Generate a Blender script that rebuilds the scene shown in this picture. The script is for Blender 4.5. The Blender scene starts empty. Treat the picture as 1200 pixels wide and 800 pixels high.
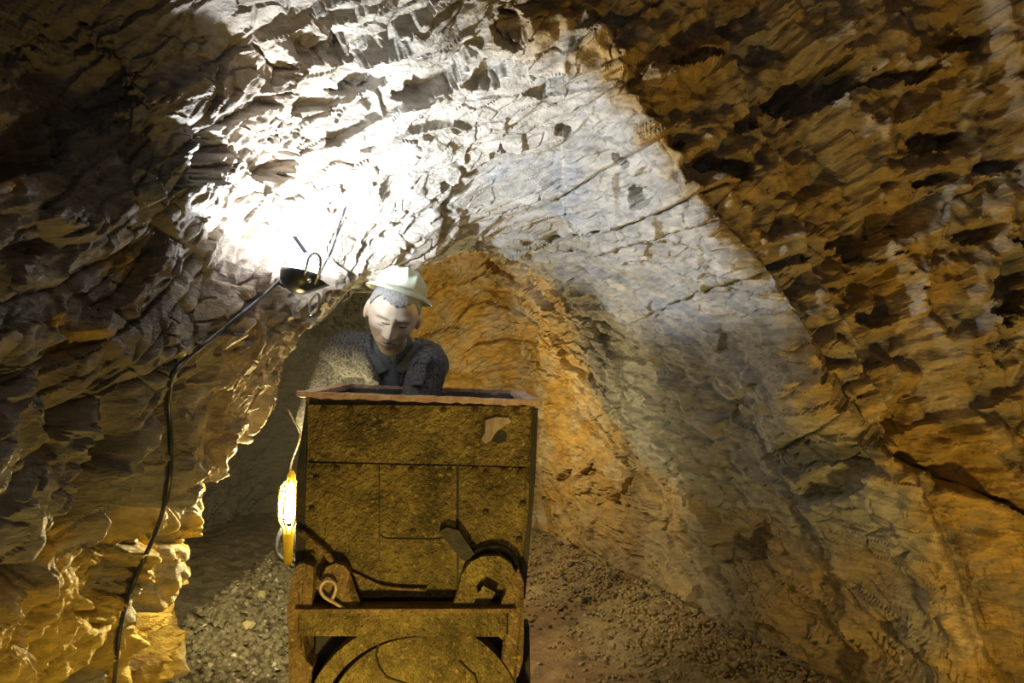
import bpy, bmesh, math, random
import numpy as np
from mathutils import Vector, Matrix, Euler

random.seed(7)
RNG = np.random.default_rng(11)
SC = bpy.context.scene
COL = SC.collection

# ------------------------------------------------------------------ camera
F_PX = 870.0
CAM = Vector((0.0, 0.0, 1.4))
PITCH = math.atan(25 / F_PX)
ROLL = math.radians(2.3)
cd = bpy.data.cameras.new('camera')
cd.sensor_width = 36.0
cd.lens = 36.0 * F_PX / 1200.0
cd.clip_start = 0.02
cam = bpy.data.objects.new('camera', cd)
COL.objects.link(cam)
cam.location = CAM
CAM_M = Euler((math.pi / 2 + PITCH, 0, 0)).to_matrix() @ Matrix.Rotation(ROLL, 3, 'Z')
cam.rotation_euler = CAM_M.to_euler()
SC.camera = cam


def ray(u, v):
    return (CAM_M @ Vector(((u - 600) / F_PX, (400 - v) / F_PX, -1.0))).normalized()


def at(u, v, Y):
    """the place in the mine, at depth Y, that the photograph shows at pixel (u, v)"""
    d = ray(u, v)
    return CAM + d * (Y / d.y)


# ------------------------------------------------------------------ view, world
vs = SC.view_settings
vs.view_transform = 'Standard'
vs.look = 'None'
vs.exposure = 0.35
vs.gamma = 1.0
vs.use_curve_mapping = False
w = bpy.data.worlds.new('ambient_fill')
SC.world = w
w.use_nodes = True
w.node_tree.nodes['Background'].inputs[0].default_value = (1.0, 0.92, 0.84, 1)
w.node_tree.nodes['Background'].inputs[1].default_value = 0.17  # even glow added as fill, entering by the open end behind


def lamp(name, kind, loc, power, color, size=0.05):
    ld = bpy.data.lights.new(name, kind)
    ld.energy = power
    ld.color = color
    if kind == 'AREA':
        ld.size = size
    else:
        ld.shadow_soft_size = size
    o = bpy.data.objects.new(name, ld)
    COL.objects.link(o)
    o.location = loc
    return o


WARM = (1.0, 0.66, 0.22)
# string of mine lamps out of view: on the floor at the left, at the right wall behind, and behind the cart
lamp('floor_lamp_light', 'POINT', (-0.22, 1.42, 0.36), 18, (1.0, 0.72, 0.18), 0.04)
sl = lamp('side_lamp_light', 'SPOT', (1.45, 1.35, 0.45), 44, (1.0, 0.67, 0.16), 0.05)
sl.data.spot_size = math.radians(118)
sl.data.spot_blend = 0.5
sl.rotation_euler = Vector((-.15, 1.1, 1.0)).to_track_quat('-Z', 'Y').to_euler()
lamp('chamber_lamp_light', 'POINT', (-0.22, 4.5, 1.0), 28, (1.0, 0.77, 0.36), 0.05)

# ------------------------------------------------------------------ noise (numpy)
_perm = RNG.permutation(256).astype(np.int64)
_perm = np.concatenate([_perm, _perm, _perm])
_g = RNG.normal(size=(256, 3))
_g /= np.linalg.norm(_g, axis=1)[:, None]
_g = _g.astype(np.float32)


def perlin(p):
    p = p.astype(np.float32)
    i = np.floor(p).astype(np.int64)
    f = p - i
    i &= 255
    u = f * f * f * (f * (f * 6 - 15) + 10)
    res = None
    out = np.zeros(len(p), np.float32)
    for dx in (0, 1):
        wx = u[:, 0] if dx else 1 - u[:, 0]
        for dy in (0, 1):
            wy = u[:, 1] if dy else 1 - u[:, 1]
            for dz in (0, 1):
                wz = u[:, 2] if dz else 1 - u[:, 2]
                h = _perm[_perm[_perm[i[:, 0] + dx] + i[:, 1] + dy] + i[:, 2] + dz]
                g = _g[h]
                d = (f[:, 0] - dx) * g[:, 0] + (f[:, 1] - dy) * g[:, 1] + (f[:, 2] - dz) * g[:, 2]
                out += wx * wy * wz * d
    return out * 1.5


def fbm(p, octaves=4, gain=0.5, lac=2.03):
    a, out = 1.0, 0
    for k in range(octaves):
        out = out + a * perlin(p + 17.3 * k)
        p = p * lac
        a *= gain
    return out


def hash1(i, salt=0):
    i = i.astype(np.int64) + salt * 7919
    return _perm[(i & 255)] / 255.0 * 0.7 + _perm[((i * 31 + 7) & 255)] / 255.0 * 0.3


def worley(p):
    """F1, F2 and a random number of the nearest cell"""
    p = p.astype(np.float32)
    i = np.floor(p).astype(np.int64)
    f1 = np.full(len(p), 9.0, np.float32)
    f2 = np.full(len(p), 9.0, np.float32)
    idn = np.zeros(len(p), np.int64)
    for dx in (-1, 0, 1):
        for dy in (-1, 0, 1):
            for dz in (-1, 0, 1):
                c = i + np.array([dx, dy, dz])
                h = _perm[_perm[_perm[c[:, 0] & 255] + (c[:, 1] & 255)] + (c[:, 2] & 255)]
                o = np.stack([_perm[h], _perm[h + 61], _perm[h + 131]], 1) / 256.0
                d = np.linalg.norm(c + o.astype(np.float32) - p, axis=1)
                m = d < f1
                f2 = np.where(m, f1, np.minimum(f2, d))
                idn = np.where(m, h, idn)
                f1 = np.where(m, d, f1)
    return f1, f2, _perm[idn + 77] / 255.0


def sstep(a, b, x):
    t = np.clip((x - a) / (b - a), 0, 1)
    return t * t * (3 - 2 * t)


# ------------------------------------------------------------------ materials
def mat(name, base=(0.5, 0.5, 0.5), rough=0.6, metal=0.0):
    m = bpy.data.materials.new(name)
    m.use_nodes = True
    b = m.node_tree.nodes['Principled BSDF']
    b.inputs['Base Color'].default_value = (*base, 1)
    b.inputs['Roughness'].default_value = rough
    b.inputs['Metallic'].default_value = metal
    return m


def noise_mat(name, c1, c2, scale, rough=0.6, metal=0.0, bump=0.3, bscale=None, c3=None, dist=0.01, rough2=None, spec=None):
    """two or three colours mixed by noise, fine relief by a second noise"""
    m = mat(name, c1, rough, metal)
    nt = m.node_tree
    b = nt.nodes['Principled BSDF']
    if spec is not None:
        b.inputs['Specular IOR Level'].default_value = spec
    tc = nt.nodes.new('ShaderNodeTexCoord')
    n = nt.nodes.new('ShaderNodeTexNoise')
    n.inputs['Scale'].default_value = scale
    n.inputs['Detail'].default_value = 6
    n.inputs['Roughness'].default_value = 0.65
    nt.links.new(tc.outputs['Object'], n.inputs['Vector'])
    r = nt.nodes.new('ShaderNodeValToRGB')
    r.color_ramp.elements[0].position = 0.35
    r.color_ramp.elements[0].color = (*c1, 1)
    r.color_ramp.elements[1].position = 0.65
    r.color_ramp.elements[1].color = (*c2, 1)
    if c3:
        e = r.color_ramp.elements.new(0.52)
        e.color = (*c3, 1)
    nt.links.new(n.outputs['Fac'], r.inputs['Fac'])
    nt.links.new(r.outputs['Color'], b.inputs['Base Color'])
    n2 = nt.nodes.new('ShaderNodeTexNoise')
    n2.inputs['Scale'].default_value = bscale or scale * 4
    n2.inputs['Detail'].default_value = 5
    nt.links.new(tc.outputs['Object'], n2.inputs['Vector'])
    if rough2 is not None:
        mr = nt.nodes.new('ShaderNodeMapRange')
        mr.inputs['From Min'].default_value = 0.35
        mr.inputs['From Max'].default_value = 0.65
        mr.inputs['To Min'].default_value = rough
        mr.inputs['To Max'].default_value = rough2
        nt.links.new(n2.outputs['Fac'], mr.inputs['Value'])
        nt.links.new(mr.outputs['Result'], b.inputs['Roughness'])
    bp = nt.nodes.new('ShaderNodeBump')
    bp.inputs['Strength'].default_value = bump
    bp.inputs['Distance'].default_value = dist
    nt.links.new(n2.outputs['Fac'], bp.inputs['Height'])
    nt.links.new(bp.outputs['Normal'], b.inputs['Normal'])
    return m


def rock_mat():
    """mineral colour with some painted light and shade is stored per vertex; the shader adds grain, veins of relief and damp gloss"""
    m = mat('mine_rock', rough=0.6)
    nt = m.node_tree
    b = nt.nodes['Principled BSDF']
    L = nt.links.new
    at_ = nt.nodes.new('ShaderNodeAttribute')
    at_.attribute_name = 'mineral'
    tc = nt.nodes.new('ShaderNodeTexCoord')
    mp = nt.nodes.new('ShaderNodeMapping')       # grain lies along the bedding
    mp.inputs['Rotation'].default_value = (math.radians(-37), math.radians(33), 0)
    mp.inputs['Scale'].default_value = (1, 1, 3.2)
    L(tc.outputs['Object'], mp.inputs['Vector'])
    n = nt.nodes.new('ShaderNodeTexNoise')
    n.inputs['Scale'].default_value = 14
    n.inputs['Detail'].default_value = 8
    n.inputs['Roughness'].default_value = 0.7
    L(mp.outputs['Vector'], n.inputs['Vector'])
    n2 = nt.nodes.new('ShaderNodeTexNoise')
    n2.inputs['Scale'].default_value = 70
    n2.inputs['Detail'].default_value = 5
    L(tc.outputs['Object'], n2.inputs['Vector'])
    # colour grain
    mr = nt.nodes.new('ShaderNodeMapRange')
    mr.inputs['From Min'].default_value = 0.3
    mr.inputs['From Max'].default_value = 0.7
    mr.inputs['To Min'].default_value = 0.55
    mr.inputs['To Max'].default_value = 1.4
    L(n.outputs['Fac'], mr.inputs['Value'])
    mx = nt.nodes.new('ShaderNodeVectorMath')
    mx.operation = 'SCALE'
    L(at_.outputs['Color'], mx.inputs[0])
    L(mr.outputs['Result'], mx.inputs['Scale'])
    L(mx.outputs['Vector'], b.inputs['Base Color'])
    rr = nt.nodes.new('ShaderNodeMapRange')
    rr.inputs['From Min'].default_value = 0.35
    rr.inputs['From Max'].default_value = 0.65
    rr.inputs['To Min'].default_value = 0.38
    rr.inputs['To Max'].default_value = 0.8
    L(n2.outputs['Fac'], rr.inputs['Value'])
    L(rr.outputs['Result'], b.inputs['Roughness'])
    ad = nt.nodes.new('ShaderNodeMath')
    ad.operation = 'MULTIPLY_ADD'
    ad.inputs[1].default_value = 0.35
    L(n2.outputs['Fac'], ad.inputs[0])
    L(n.outputs['Fac'], ad.inputs[2])
    bp = nt.nodes.new('ShaderNodeBump')
    bp.inputs['Strength'].default_value = 0.9
    bp.inputs['Distance'].default_value = 0.02
    L(ad.outputs['Value'], bp.inputs['Height'])
    L(bp.outputs['Normal'], b.inputs['Normal'])
    return m


M_ROCK = rock_mat()
M_IRON = noise_mat('rusted_iron', (0.085, 0.066, 0.022), (0.34, 0.265, 0.075), 7, 0.27, 0.45, 1.0, 190, c3=(0.21, 0.155, 0.05), dist=0.006, rough2=0.75)
M_IRON_RED = noise_mat('red_rusted_iron', (0.13, 0.08, 0.03), (0.31, 0.20, 0.075), 14, 0.33, 0.2, 1.0, 200, dist=0.005, rough2=0.75)


def speckle(m, scale, col, lo, hi, bump_scale, dist):
    """coarse flakes of rust and mineral: brighter grains in colour and in relief"""
    nt = m.node_tree
    b = nt.nodes['Principled BSDF']
    src = b.inputs['Base Color'].links[0].from_socket
    tc = nt.nodes.new('ShaderNodeTexCoord')
    v = nt.nodes.new('ShaderNodeTexNoise')
    v.inputs['Scale'].default_value = scale
    v.inputs['Detail'].default_value = 3
    nt.links.new(tc.outputs['Object'], v.inputs['Vector'])
    r = nt.nodes.new('ShaderNodeMapRange')
    r.inputs['From Min'].default_value = lo
    r.inputs['From Max'].default_value = hi
    nt.links.new(v.outputs['Fac'], r.inputs['Value'])
    mx = nt.nodes.new('ShaderNodeMix')
    mx.data_type = 'RGBA'
    mx.inputs['B'].default_value = (*col, 1)
    nt.links.new(r.outputs['Result'], mx.inputs['Factor'])
    nt.links.new(src, mx.inputs['A'])
    nt.links.new(mx.outputs['Result'], b.inputs['Base Color'])
    n = nt.nodes.new('ShaderNodeTexNoise')
    n.inputs['Scale'].default_value = bump_scale
    n.inputs['Detail'].default_value = 2
    nt.links.new(tc.outputs['Object'], n.inputs['Vector'])
    bp = nt.nodes.new('ShaderNodeBump')
    bp.inputs['Strength'].default_value = 1.0
    bp.inputs['Distance'].default_value = dist
    nt.links.new(n.outputs['Fac'], bp.inputs['Height'])
    old = b.inputs['Normal'].links[0].from_node
    nt.links.new(old.outputs['Normal'], bp.inputs['Normal'])
    nt.links.new(bp.outputs['Normal'], b.inputs['Normal'])


speckle(M_IRON, 75, (.48, .38, .13), .58, .78, 62, .012)
speckle(M_IRON_RED, 75, (.46, .34, .12), .56, .72, 62, .010)
M_RIM = noise_mat('pink_rusted_rim', (0.46, 0.27, 0.20), (0.68, 0.52, 0.43), 30, 0.7, 0.0, 0.8, 120, dist=0.004)
M_INNER = noise_mat('dull_inner_steel', (0.10, 0.095, 0.10), (0.18, 0.17, 0.17), 12, 0.6, 0.2, 0.4, 60, dist=0.004)
M_DARK = noise_mat('dark_iron', (0.02, 0.017, 0.013), (0.05, 0.04, 0.025), 20, 0.6, 0.2, 0.4, 80, dist=0.004)
M_FLAP = noise_mat('torn_pale_metal', (0.40, 0.30, 0.18), (0.60, 0.50, 0.36), 40, 0.5, 0.2, 0.5, 120, dist=0.003)

# ------------------------------------------------------------------ object helpers


def tag(o, label=None, cat=None, group=None, kind=None):
    if label:
        o['label'] = label
    if cat:
        o['category'] = cat
    if group:
        o['group'] = group
    if kind:
        o['kind'] = kind
    return o


def link_mesh(name, me, m=None, parent=None, smooth=False):
    o = bpy.data.objects.new(name, me)
    COL.objects.link(o)
    if m:
        me.materials.append(m)
    if parent:
        o.parent = parent
    if smooth:
        me.shade_smooth()
    return o


def from_bm(name, bm, m=None, parent=None, smooth=False):
    me = bpy.data.meshes.new(name)
    bmesh.ops.recalc_face_normals(bm, faces=bm.faces)
    bm.to_mesh(me)
    bm.free()
    return link_mesh(name, me, m, parent, smooth)


def empty(name, loc=(0, 0, 0), rz=0.0):
    o = bpy.data.objects.new(name, None)
    COL.objects.link(o)
    o.location = loc
    o.rotation_euler = (0, 0, rz)
    o.empty_display_size = 0.1
    return o


def add_box(bm, c, s, rot=None, bevel=0.0):
    r = bmesh.ops.create_cube(bm, size=1.0)
    M = Matrix.Translation(c) @ (rot.to_4x4() if rot else Matrix.Identity(4)) @ Matrix.Diagonal((*s, 1))
    bmesh.ops.transform(bm, matrix=M, verts=r['verts'])
    if bevel:
        es = list({e for v in r['verts'] for e in v.link_edges})
        bmesh.ops.bevel(bm, geom=es, offset=bevel, segments=2, affect='EDGES', profile=0.5)


def add_tube(bm, pts, rad, n=8, closed=False):
    """a round bar through pts; rad is a number or one number per point"""
    pts = [Vector(p) for p in pts]
    N = len(pts)
    rads = rad if isinstance(rad, (list, tuple)) else [rad] * N
    rings = []
    up = None
    for i, p in enumerate(pts):
        a = pts[(i - 1) % N] if (i or closed) else p
        b = pts[(i + 1) % N] if (i < N - 1 or closed) else p
        t = (b - a).normalized()
        if up is None:
            up = t.orthogonal().normalized()
        up = (up - t * up.dot(t)).normalized()
        s = t.cross(up)
        rings.append([bm.verts.new(p + (up * math.cos(k * 2 * math.pi / n) + s * math.sin(k * 2 * math.pi / n)) * rads[i]) for k in range(n)])
    for i in range(N if closed else N - 1):
        A, B = rings[i], rings[(i + 1) % N]
        for k in range(n):
            bm.faces.new((A[k], A[(k + 1) % n], B[(k + 1) % n], B[k]))
    if not closed:
        bm.faces.new(rings[0][::-1])
        bm.faces.new(rings[-1])


def add_prism(bm, outline, y0, y1, holes=None):
    """an outline in x, z given thickness from y0 to y1"""
    fr = [bm.verts.new((x, y0, z)) for x, z in outline]
    bk = [bm.verts.new((x, y1, z)) for x, z in outline]
    n = len(outline)
    f = bm.faces.new(fr)
    b = bm.faces.new(bk[::-1])
    for i in range(n):
        bm.faces.new((fr[i], bk[i], bk[(i + 1) % n], fr[(i + 1) % n]))
    bmesh.ops.triangulate(bm, faces=[f, b])


def add_lathe(bm, prof, n=24, M=Matrix.Identity(4)):
    """profile of (radius, height) turned about z"""
    rings = []
    for r, h in prof:
        if r < 1e-6:
            rings.append([bm.verts.new(M @ Vector((0, 0, h)))])
        else:
            rings.append([bm.verts.new(M @ Vector((r * math.cos(2 * math.pi * k / n), r * math.sin(2 * math.pi * k / n), h))) for k in range(n)])
    for A, B in zip(rings, rings[1:]):
        for k in range(n):
            a, b = A[k % len(A)], A[(k + 1) % len(A)]
            c, d = B[(k + 1) % len(B)], B[k % len(B)]
            vs_ = list(dict.fromkeys((a, b, c, d)))
            if len(vs_) > 2:
                bm.faces.new(vs_)


def spline(pts, n=8):
    """points on a smooth curve through pts"""
    pts = [Vector(p) for p in pts]
    out = []
    for i in range(len(pts) - 1):
        p0, p1, p2 = pts[max(i - 1, 0)], pts[i], pts[i + 1]
        p3 = pts[min(i + 2, len(pts) - 1)]
        for k in range(n):
            t = k / n
            out.append(0.5 * ((2 * p1) + (p2 - p0) * t + (2 * p0 - 5 * p1 + 4 * p2 - p3) * t * t + (3 * p1 - p0 - 3 * p2 + p3) * t ** 3))
    out.append(pts[-1])
    return out


# ------------------------------------------------------------------ the mine: rings of guide points from behind the camera to the far end
# each ring runs from the left foot of the wall over the roof to the right foot
RINGS = [
    # behind the camera
    [(-1.6, -1.5, -.2), (-1.55, -1.5, .5), (-1.5, -1.5, 1.), (-1.45, -1.5, 1.4), (-1.4, -1.5, 1.8), (-1.35, -1.5, 2.2), (-1.1, -1.5, 2.8), (-.5, -1.5, 3.2), (.3, -1.5, 3.4), (1.3, -1.5, 3.1), (1.8, -1.5, 2.5), (2.0, -1.5, 1.8), (2.0, -1.5, 1.2), (2.0, -1.5, .7), (2.0, -1.5, -.2)],
    [(-1.3, .6, -.2), (-1.2, .6, .45), (-1.12, .6, .9), (-1.08, .6, 1.3), (-1.12, .6, 1.7), (-1.25, .6, 2.15), (-1.2, .6, 2.8), (-.5, .6, 3.2), (.4, .6, 3.4), (1.4, .6, 3.1), (1.9, .6, 2.5), (2.05, .6, 1.8), (2.05, .6, 1.2), (2.0, .6, .7), (2.0, .6, -.2)],
    [(-1.2, 1.3, -.2), (-1.08, 1.3, .4), (-1.0, 1.3, .85), (-.95, 1.3, 1.25), (-1.02, 1.3, 1.65), (-1.25, 1.4, 2.1), (-1.3, 1.5, 2.75), (-.5, 1.5, 3.2), (.4, 1.6, 3.4), (1.5, 1.6, 3.1), (2.25, 1.7, 2.6), (2.35, 1.7, 1.8), (2.35, 1.7, 1.2), (2.25, 1.7, .7), (2.25, 1.7, -.2)],
    # outer edge of the face that looks at the camera
    [(-1.2, 1.7, -.2), (-1.1, 1.65, .38), (-1.02, 1.65, .83), (-.95, 1.7, 1.22), (-1.0, 1.75, 1.62), (-1.22, 1.78, 2.08), (-1.3, 1.72, 2.6), (-.5, 1.75, 3.0), (.5, 2.3, 3.4), (1.7, 2.4, 3.05), (2.1, 2.42, 2.4), (2.2, 2.4, 1.75), (2.15, 2.35, 1.2), (2.05, 2.3, .7), (2.0, 2.3, -.2)],
    # middle of that face
    [(-1.2, 2.0, -.2), (-1.1, 2.0, .36), (-1.03, 2.0, .8), (-.93, 2.02, 1.2), (-.9, 2.05, 1.6), (-.94, 1.95, 1.98), (-1.02, 1.86, 2.22), (-.45, 1.92, 2.52), (.30, 2.46, 2.95), (1.0, 2.50, 2.55), (1.38, 2.50, 2.08), (1.58, 2.48, 1.62), (1.68, 2.44, 1.15), (1.72, 2.42, .7), (1.75, 2.40, -.2)],
    # the edge of the throat
    [(-1.22, 2.35, -.2), (-1.12, 2.35, .35), (-1.03, 2.35, .8), (-.9, 2.38, 1.18), (-.78, 2.4, 1.52), (-.79, 2.4, 1.84), (-.73, 2.38, 2.30), (-.30, 2.4, 2.48), (.11, 2.46, 2.6), (.56, 2.48, 2.06), (.87, 2.48, 1.72), (1.1, 2.48, 1.4), (1.32, 2.48, 1.07), (1.5, 2.48, .7), (1.6, 2.48, -.2)],
    [(-1.2, 2.72, -.2), (-1.13, 2.72, .3), (-1.12, 2.72, .72), (-.95, 2.72, 1.12), (-.74, 2.74, 1.5), (-.72, 2.78, 1.76), (-.5, 2.8, 2.06), (-.15, 2.8, 2.27), (.18, 2.8, 2.3), (.52, 2.8, 1.96), (.8, 2.8, 1.6), (1.02, 2.8, 1.3), (1.22, 2.8, .95), (1.36, 2.8, .55), (1.45, 2.8, -.2)],
    [(-1.35, 3.2, -.2), (-1.45, 3.15, .3), (-1.4, 3.1, .7), (-1.2, 3.1, 1.1), (-.9, 3.1, 1.45), (-.66, 3.15, 1.72), (-.42, 3.2, 1.92), (-.12, 3.25, 2.06), (.18, 3.25, 2.07), (.48, 3.25, 1.8), (.74, 3.25, 1.46), (.92, 3.25, 1.18), (1.08, 3.25, .85), (1.18, 3.25, .5), (1.25, 3.25, -.2)],
    [(-1.75, 3.9, -.2), (-1.85, 3.8, .3), (-1.85, 3.7, .75), (-1.7, 3.7, 1.15), (-1.4, 3.7, 1.5), (-.95, 3.8, 1.75), (-.55, 3.85, 1.86), (-.2, 3.9, 1.95), (.12, 3.9, 1.93), (.38, 3.9, 1.68), (.56, 3.9, 1.4), (.72, 3.9, 1.12), (.86, 3.9, .8), (.95, 3.9, .45), (1.0, 3.9, -.2)],
    [(-2.0, 4.5, -.2), (-2.1, 4.4, .3), (-2.15, 4.3, .8), (-2.1, 4.3, 1.3), (-1.8, 4.3, 1.75), (-1.2, 4.3, 2.0), (-.6, 4.35, 2.12), (-.22, 4.4, 2.05), (.08, 4.4, 1.88), (.30, 4.45, 1.58), (.44, 4.5, 1.32), (.56, 4.5, 1.1), (.66, 4.5, .75), (.72, 4.5, .4), (.76, 4.5, -.2)],
    [(-2.2, 5.2, -.2), (-2.2, 5.2, .3), (-2.2, 5.2, .8), (-2.1, 5.2, 1.3), (-1.85, 5.2, 1.75), (-1.3, 5.1, 2.0), (-.7, 5.1, 2.1), (-.3, 5.1, 2.15), (0, 5.1, 1.85), (.17, 5.1, 1.55), (.26, 5.1, 1.3), (.34, 5.1, 1.1), (.4, 5.1, .75), (.44, 5.1, .4), (.47, 5.1, -.2)],
    [(-2.0, 6.0, -.2), (-2.0, 6.0, .3), (-2.0, 6.0, .8), (-1.9, 6.0, 1.2), (-1.7, 5.9, 1.6), (-1.3, 5.8, 1.9), (-.8, 5.7, 2.0), (-.45, 5.6, 2.05), (-.2, 5.6, 1.95), (-.1, 5.6, 1.7), (-.02, 5.65, 1.4), (.05, 5.7, 1.1), (.1, 5.75, .75), (.14, 5.8, .4), (.16, 5.8, -.2)],
    [(-1.3, 6.3, -.2), (-1.3, 6.3, .2), (-1.3, 6.3, .6), (-1.3, 6.3, .9), (-1.2, 6.2, 1.2), (-1.1, 6.1, 1.4), (-.9, 6.0, 1.5), (-.8, 5.95, 1.5), (-.7, 5.95, 1.4), (-.65, 5.95, 1.2), (-.62, 6.0, 1.0), (-.6, 6.0, .8), (-.58, 6.05, .6), (-.56, 6.1, .3), (-.55, 6.1, -.2)],
    [(-.95, 6.3, -.2), (-.95, 6.3, .1), (-.95, 6.3, .4), (-.95, 6.3, .6), (-.94, 6.3, .8), (-.93, 6.3, .9), (-.9, 6.3, .95), (-.88, 6.3, .95), (-.87, 6.3, .9), (-.86, 6.3, .8), (-.86, 6.3, .65), (-.85, 6.3, .5), (-.85, 6.3, .35), (-.85, 6.3, .15), (-.85, 6.3, -.2)],
    [(-.90, 6.3, -.2 + .4 * k / 14) for k in range(15)],
]


def pchip(y, t):
    """monotone cubic through y[0..n-1] at parameter t (first axis)"""
    n = len(y)
    d = y[1:] - y[:-1]
    m = np.zeros_like(y)
    m[0], m[-1] = d[0], d[-1]
    a, b = d[:-1], d[1:]
    s = a + b
    with np.errstate(all='ignore'):
        hm = np.where(a * b > 0, 2 * a * b / np.where(np.abs(s) < 1e-9, 1, s), 0)
    m[1:-1] = hm
    i = np.clip(np.floor(t).astype(int), 0, n - 2)
    f = (t - i)
    sh = (-1,) + (1,) * (y.ndim - 1)
    f = f.reshape(sh)
    h00 = 2 * f ** 3 - 3 * f ** 2 + 1
    h10 = f ** 3 - 2 * f ** 2 + f
    h01 = -2 * f ** 3 + 3 * f ** 2
    h11 = f ** 3 - f ** 2
    return h00 * y[i] + h10 * m[i] + h01 * y[i + 1] + h11 * m[i + 1]


def spread(counts):
    out = []
    for k, c in enumerate(counts):
        out += [k + j / c for j in range(c)]
    out.append(len(counts))
    return np.array(out)


R0 = np.array(RINGS, float)
T = spread([10, 60, 60, 110, 110, 100, 100, 90, 60, 55, 55, 30, 16, 10])
S = spread([22, 62, 74, 90, 76, 90, 90, 90, 105, 95, 78, 70, 70, 46])
# smooth a little between rings, then along each ring
P = pchip(R0, T)                                  # (nt, 15, 3)
P = np.swapaxes(pchip(np.swapaxes(P, 0, 1), S), 0, 1)   # (nt, ns, 3)
NT, NS = P.shape[:2]


def blur(A, k):
    for _ in range(k):
        B = A.copy()
        B[1:-1] = (A[:-2] + 2 * A[1:-1] + A[2:]) / 4
        A = B.copy()
        A[:, 1:-1] = (B[:, :-2] + 2 * B[:, 1:-1] + B[:, 2:]) / 4
    return A


def normals(P):
    dt = np.gradient(P, axis=0)
    ds = np.gradient(P, axis=1)
    n = np.cross(ds, dt)
    n /= np.linalg.norm(n, axis=2)[..., None] + 1e-9
    return n


P = blur(P, 40)
NRM = normals(P)
ctr = np.stack([np.zeros(NT), P[:, :, 1].mean(1), np.full(NT, 1.2)], 1)
if ((P[300, 200] - ctr[300]) * NRM[300, 200]).sum() > 0:
    NRM = -NRM                                     # now pointing into the open tunnel
p = P.reshape(-1, 3)
nr = blur(NRM, 25).reshape(-1, 3)
nr /= np.linalg.norm(nr, axis=1)[:, None] + 1e-9
x, y, z = p.T
NB = np.array([-.50, -.58, .76])
NB /= np.linalg.norm(NB)
TA = np.cross(NB, [0, 0, 1.0])
TA /= np.linalg.norm(TA)
TB = np.cross(NB, TA)
bed = np.stack([p @ TA, p @ TB, p @ NB], 1)        # coordinates along and across the bedding

big = fbm(p * 1.3 + 3.1, 3)
mid = fbm(p * 4.0 + 9.2, 3)
dpl = 0.075 * big + 0.028 * mid
# bedding steps: saw-tooth layers, each with its own height
warp = 0.35 * fbm(p * 1.7 + 40, 3)
for lam, amp, salt in ((0.21, 0.085, 1), (0.085, 0.034, 2), (0.034, 0.012, 3)):
    c = bed[:, 2] / lam + warp * (0.12 / lam) * 2 + 0.25 * fbm(bed * np.array([1.2, 1.2, 0.2]) / lam * 0.25 + salt, 2)
    k = np.floor(c)
    f = c - k
    h0, h1 = hash1(k, salt), hash1(k + 1, salt)
    saw = (h0 - .35 * f) * (1 - sstep(.9, 1.0, f)) + h1 * sstep(.9, 1.0, f)
    msk = sstep(-.25, .35, fbm(p * 2.1 + 11 * salt, 2))
    dpl += amp * (saw - .5) * (0.35 + 0.65 * msk)
# blocks between joints
f1, f2, cid = worley(bed * np.array([2.6, 3.4, 9.0]) + 0.25 * np.stack([mid, big, mid], 1))
dpl += 0.075 * (cid - .5) * sstep(0.0, 0.05, f2 - f1)
f1, f2, cid2 = worley(bed * np.array([8.0, 10.0, 24.0]) + 0.3 * np.stack([big, mid, mid], 1) + 5)
dpl += 0.026 * (cid2 - .5) * sstep(0.0, 0.08, f2 - f1) - 0.008 * (1 - sstep(0, .08, f2 - f1))
fine = fbm(bed * np.array([14, 14, 40.0]), 3)
dpl += 0.007 * fine - 0.006 * np.abs(perlin(bed * np.array([9, 9, 30.0]) + 3))


def side_of(a, b):
    """signed distance in x, z from the line through a and b; positive to the upper right"""
    d = np.array([b[0] - a[0], b[2] - a[2]])
    d /= np.linalg.norm(d)
    nn = np.array([-d[1], d[0]])
    if nn[0] < 0:
        nn = -nn
    return (x - a[0]) * nn[0] + (z - a[2]) * nn[1]


face = sstep(2.62, 2.46, y) * sstep(0.0, 0.35, x) * sstep(1.2, 1.7, y)
dpl *= 1 - .5 * face
jag = 0.03 * mid + 0.012 * fine
ridge = np.exp(-((y - 2.48) / .09) ** 2) * sstep(-.1, .15, x)
dpl += ridge * (.07 * perlin(bed * np.array([5, 5, 13.0]) + 13) + .03 * perlin(p * 22 + 4))
facet = np.zeros(len(p))
for a, b, hgt, wd in ((at(850, 0, 2.48), at(1050, 490, 2.48), -0.11, .02),
                      (at(985, 125, 2.48), at(1145, 500, 2.48), 0.15, .035),
                      (at(1175, 80, 2.48), at(1290, 500, 2.48), 0.10, .035),
                      (at(745, 90, 2.48), at(905, 360, 2.48), -0.05, .02)):
    q = side_of(a, b) + jag
    dpl += face * hgt * sstep(-wd, wd, q)
    facet = np.maximum(facet, face * sstep(wd * 1.3, wd * .4, np.abs(q + .01)) * (1 if hgt > .12 else .55))
dpl *= 1 - .45 * sstep(2.5, 2.62, y) * sstep(-.5, -.1, x) * sstep(3.9, 3.4, y) * sstep(1.2, 1.6, z)
dpl *= 1 - .30 * sstep(2.1, 1.95, y) * sstep(.3, -.3, x) * sstep(1.8, 2.1, z)
# single cracks, ledges and hollows of this stretch of rock, surveyed from the camera's place
CMT = np.array(CAM_M)
pc = (p - np.array(CAM)) @ CMT
dep = np.maximum(-pc[:, 2], .05)
U, V_ = 600 + F_PX * pc[:, 0] / dep, 400 - F_PX * pc[:, 1] / dep
seen = sstep(.3, .7, y)
UJ, VJ = U + 260 * (.012 * fine + .010 * mid), V_ + 260 * (.012 * mid - .010 * fine)


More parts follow.
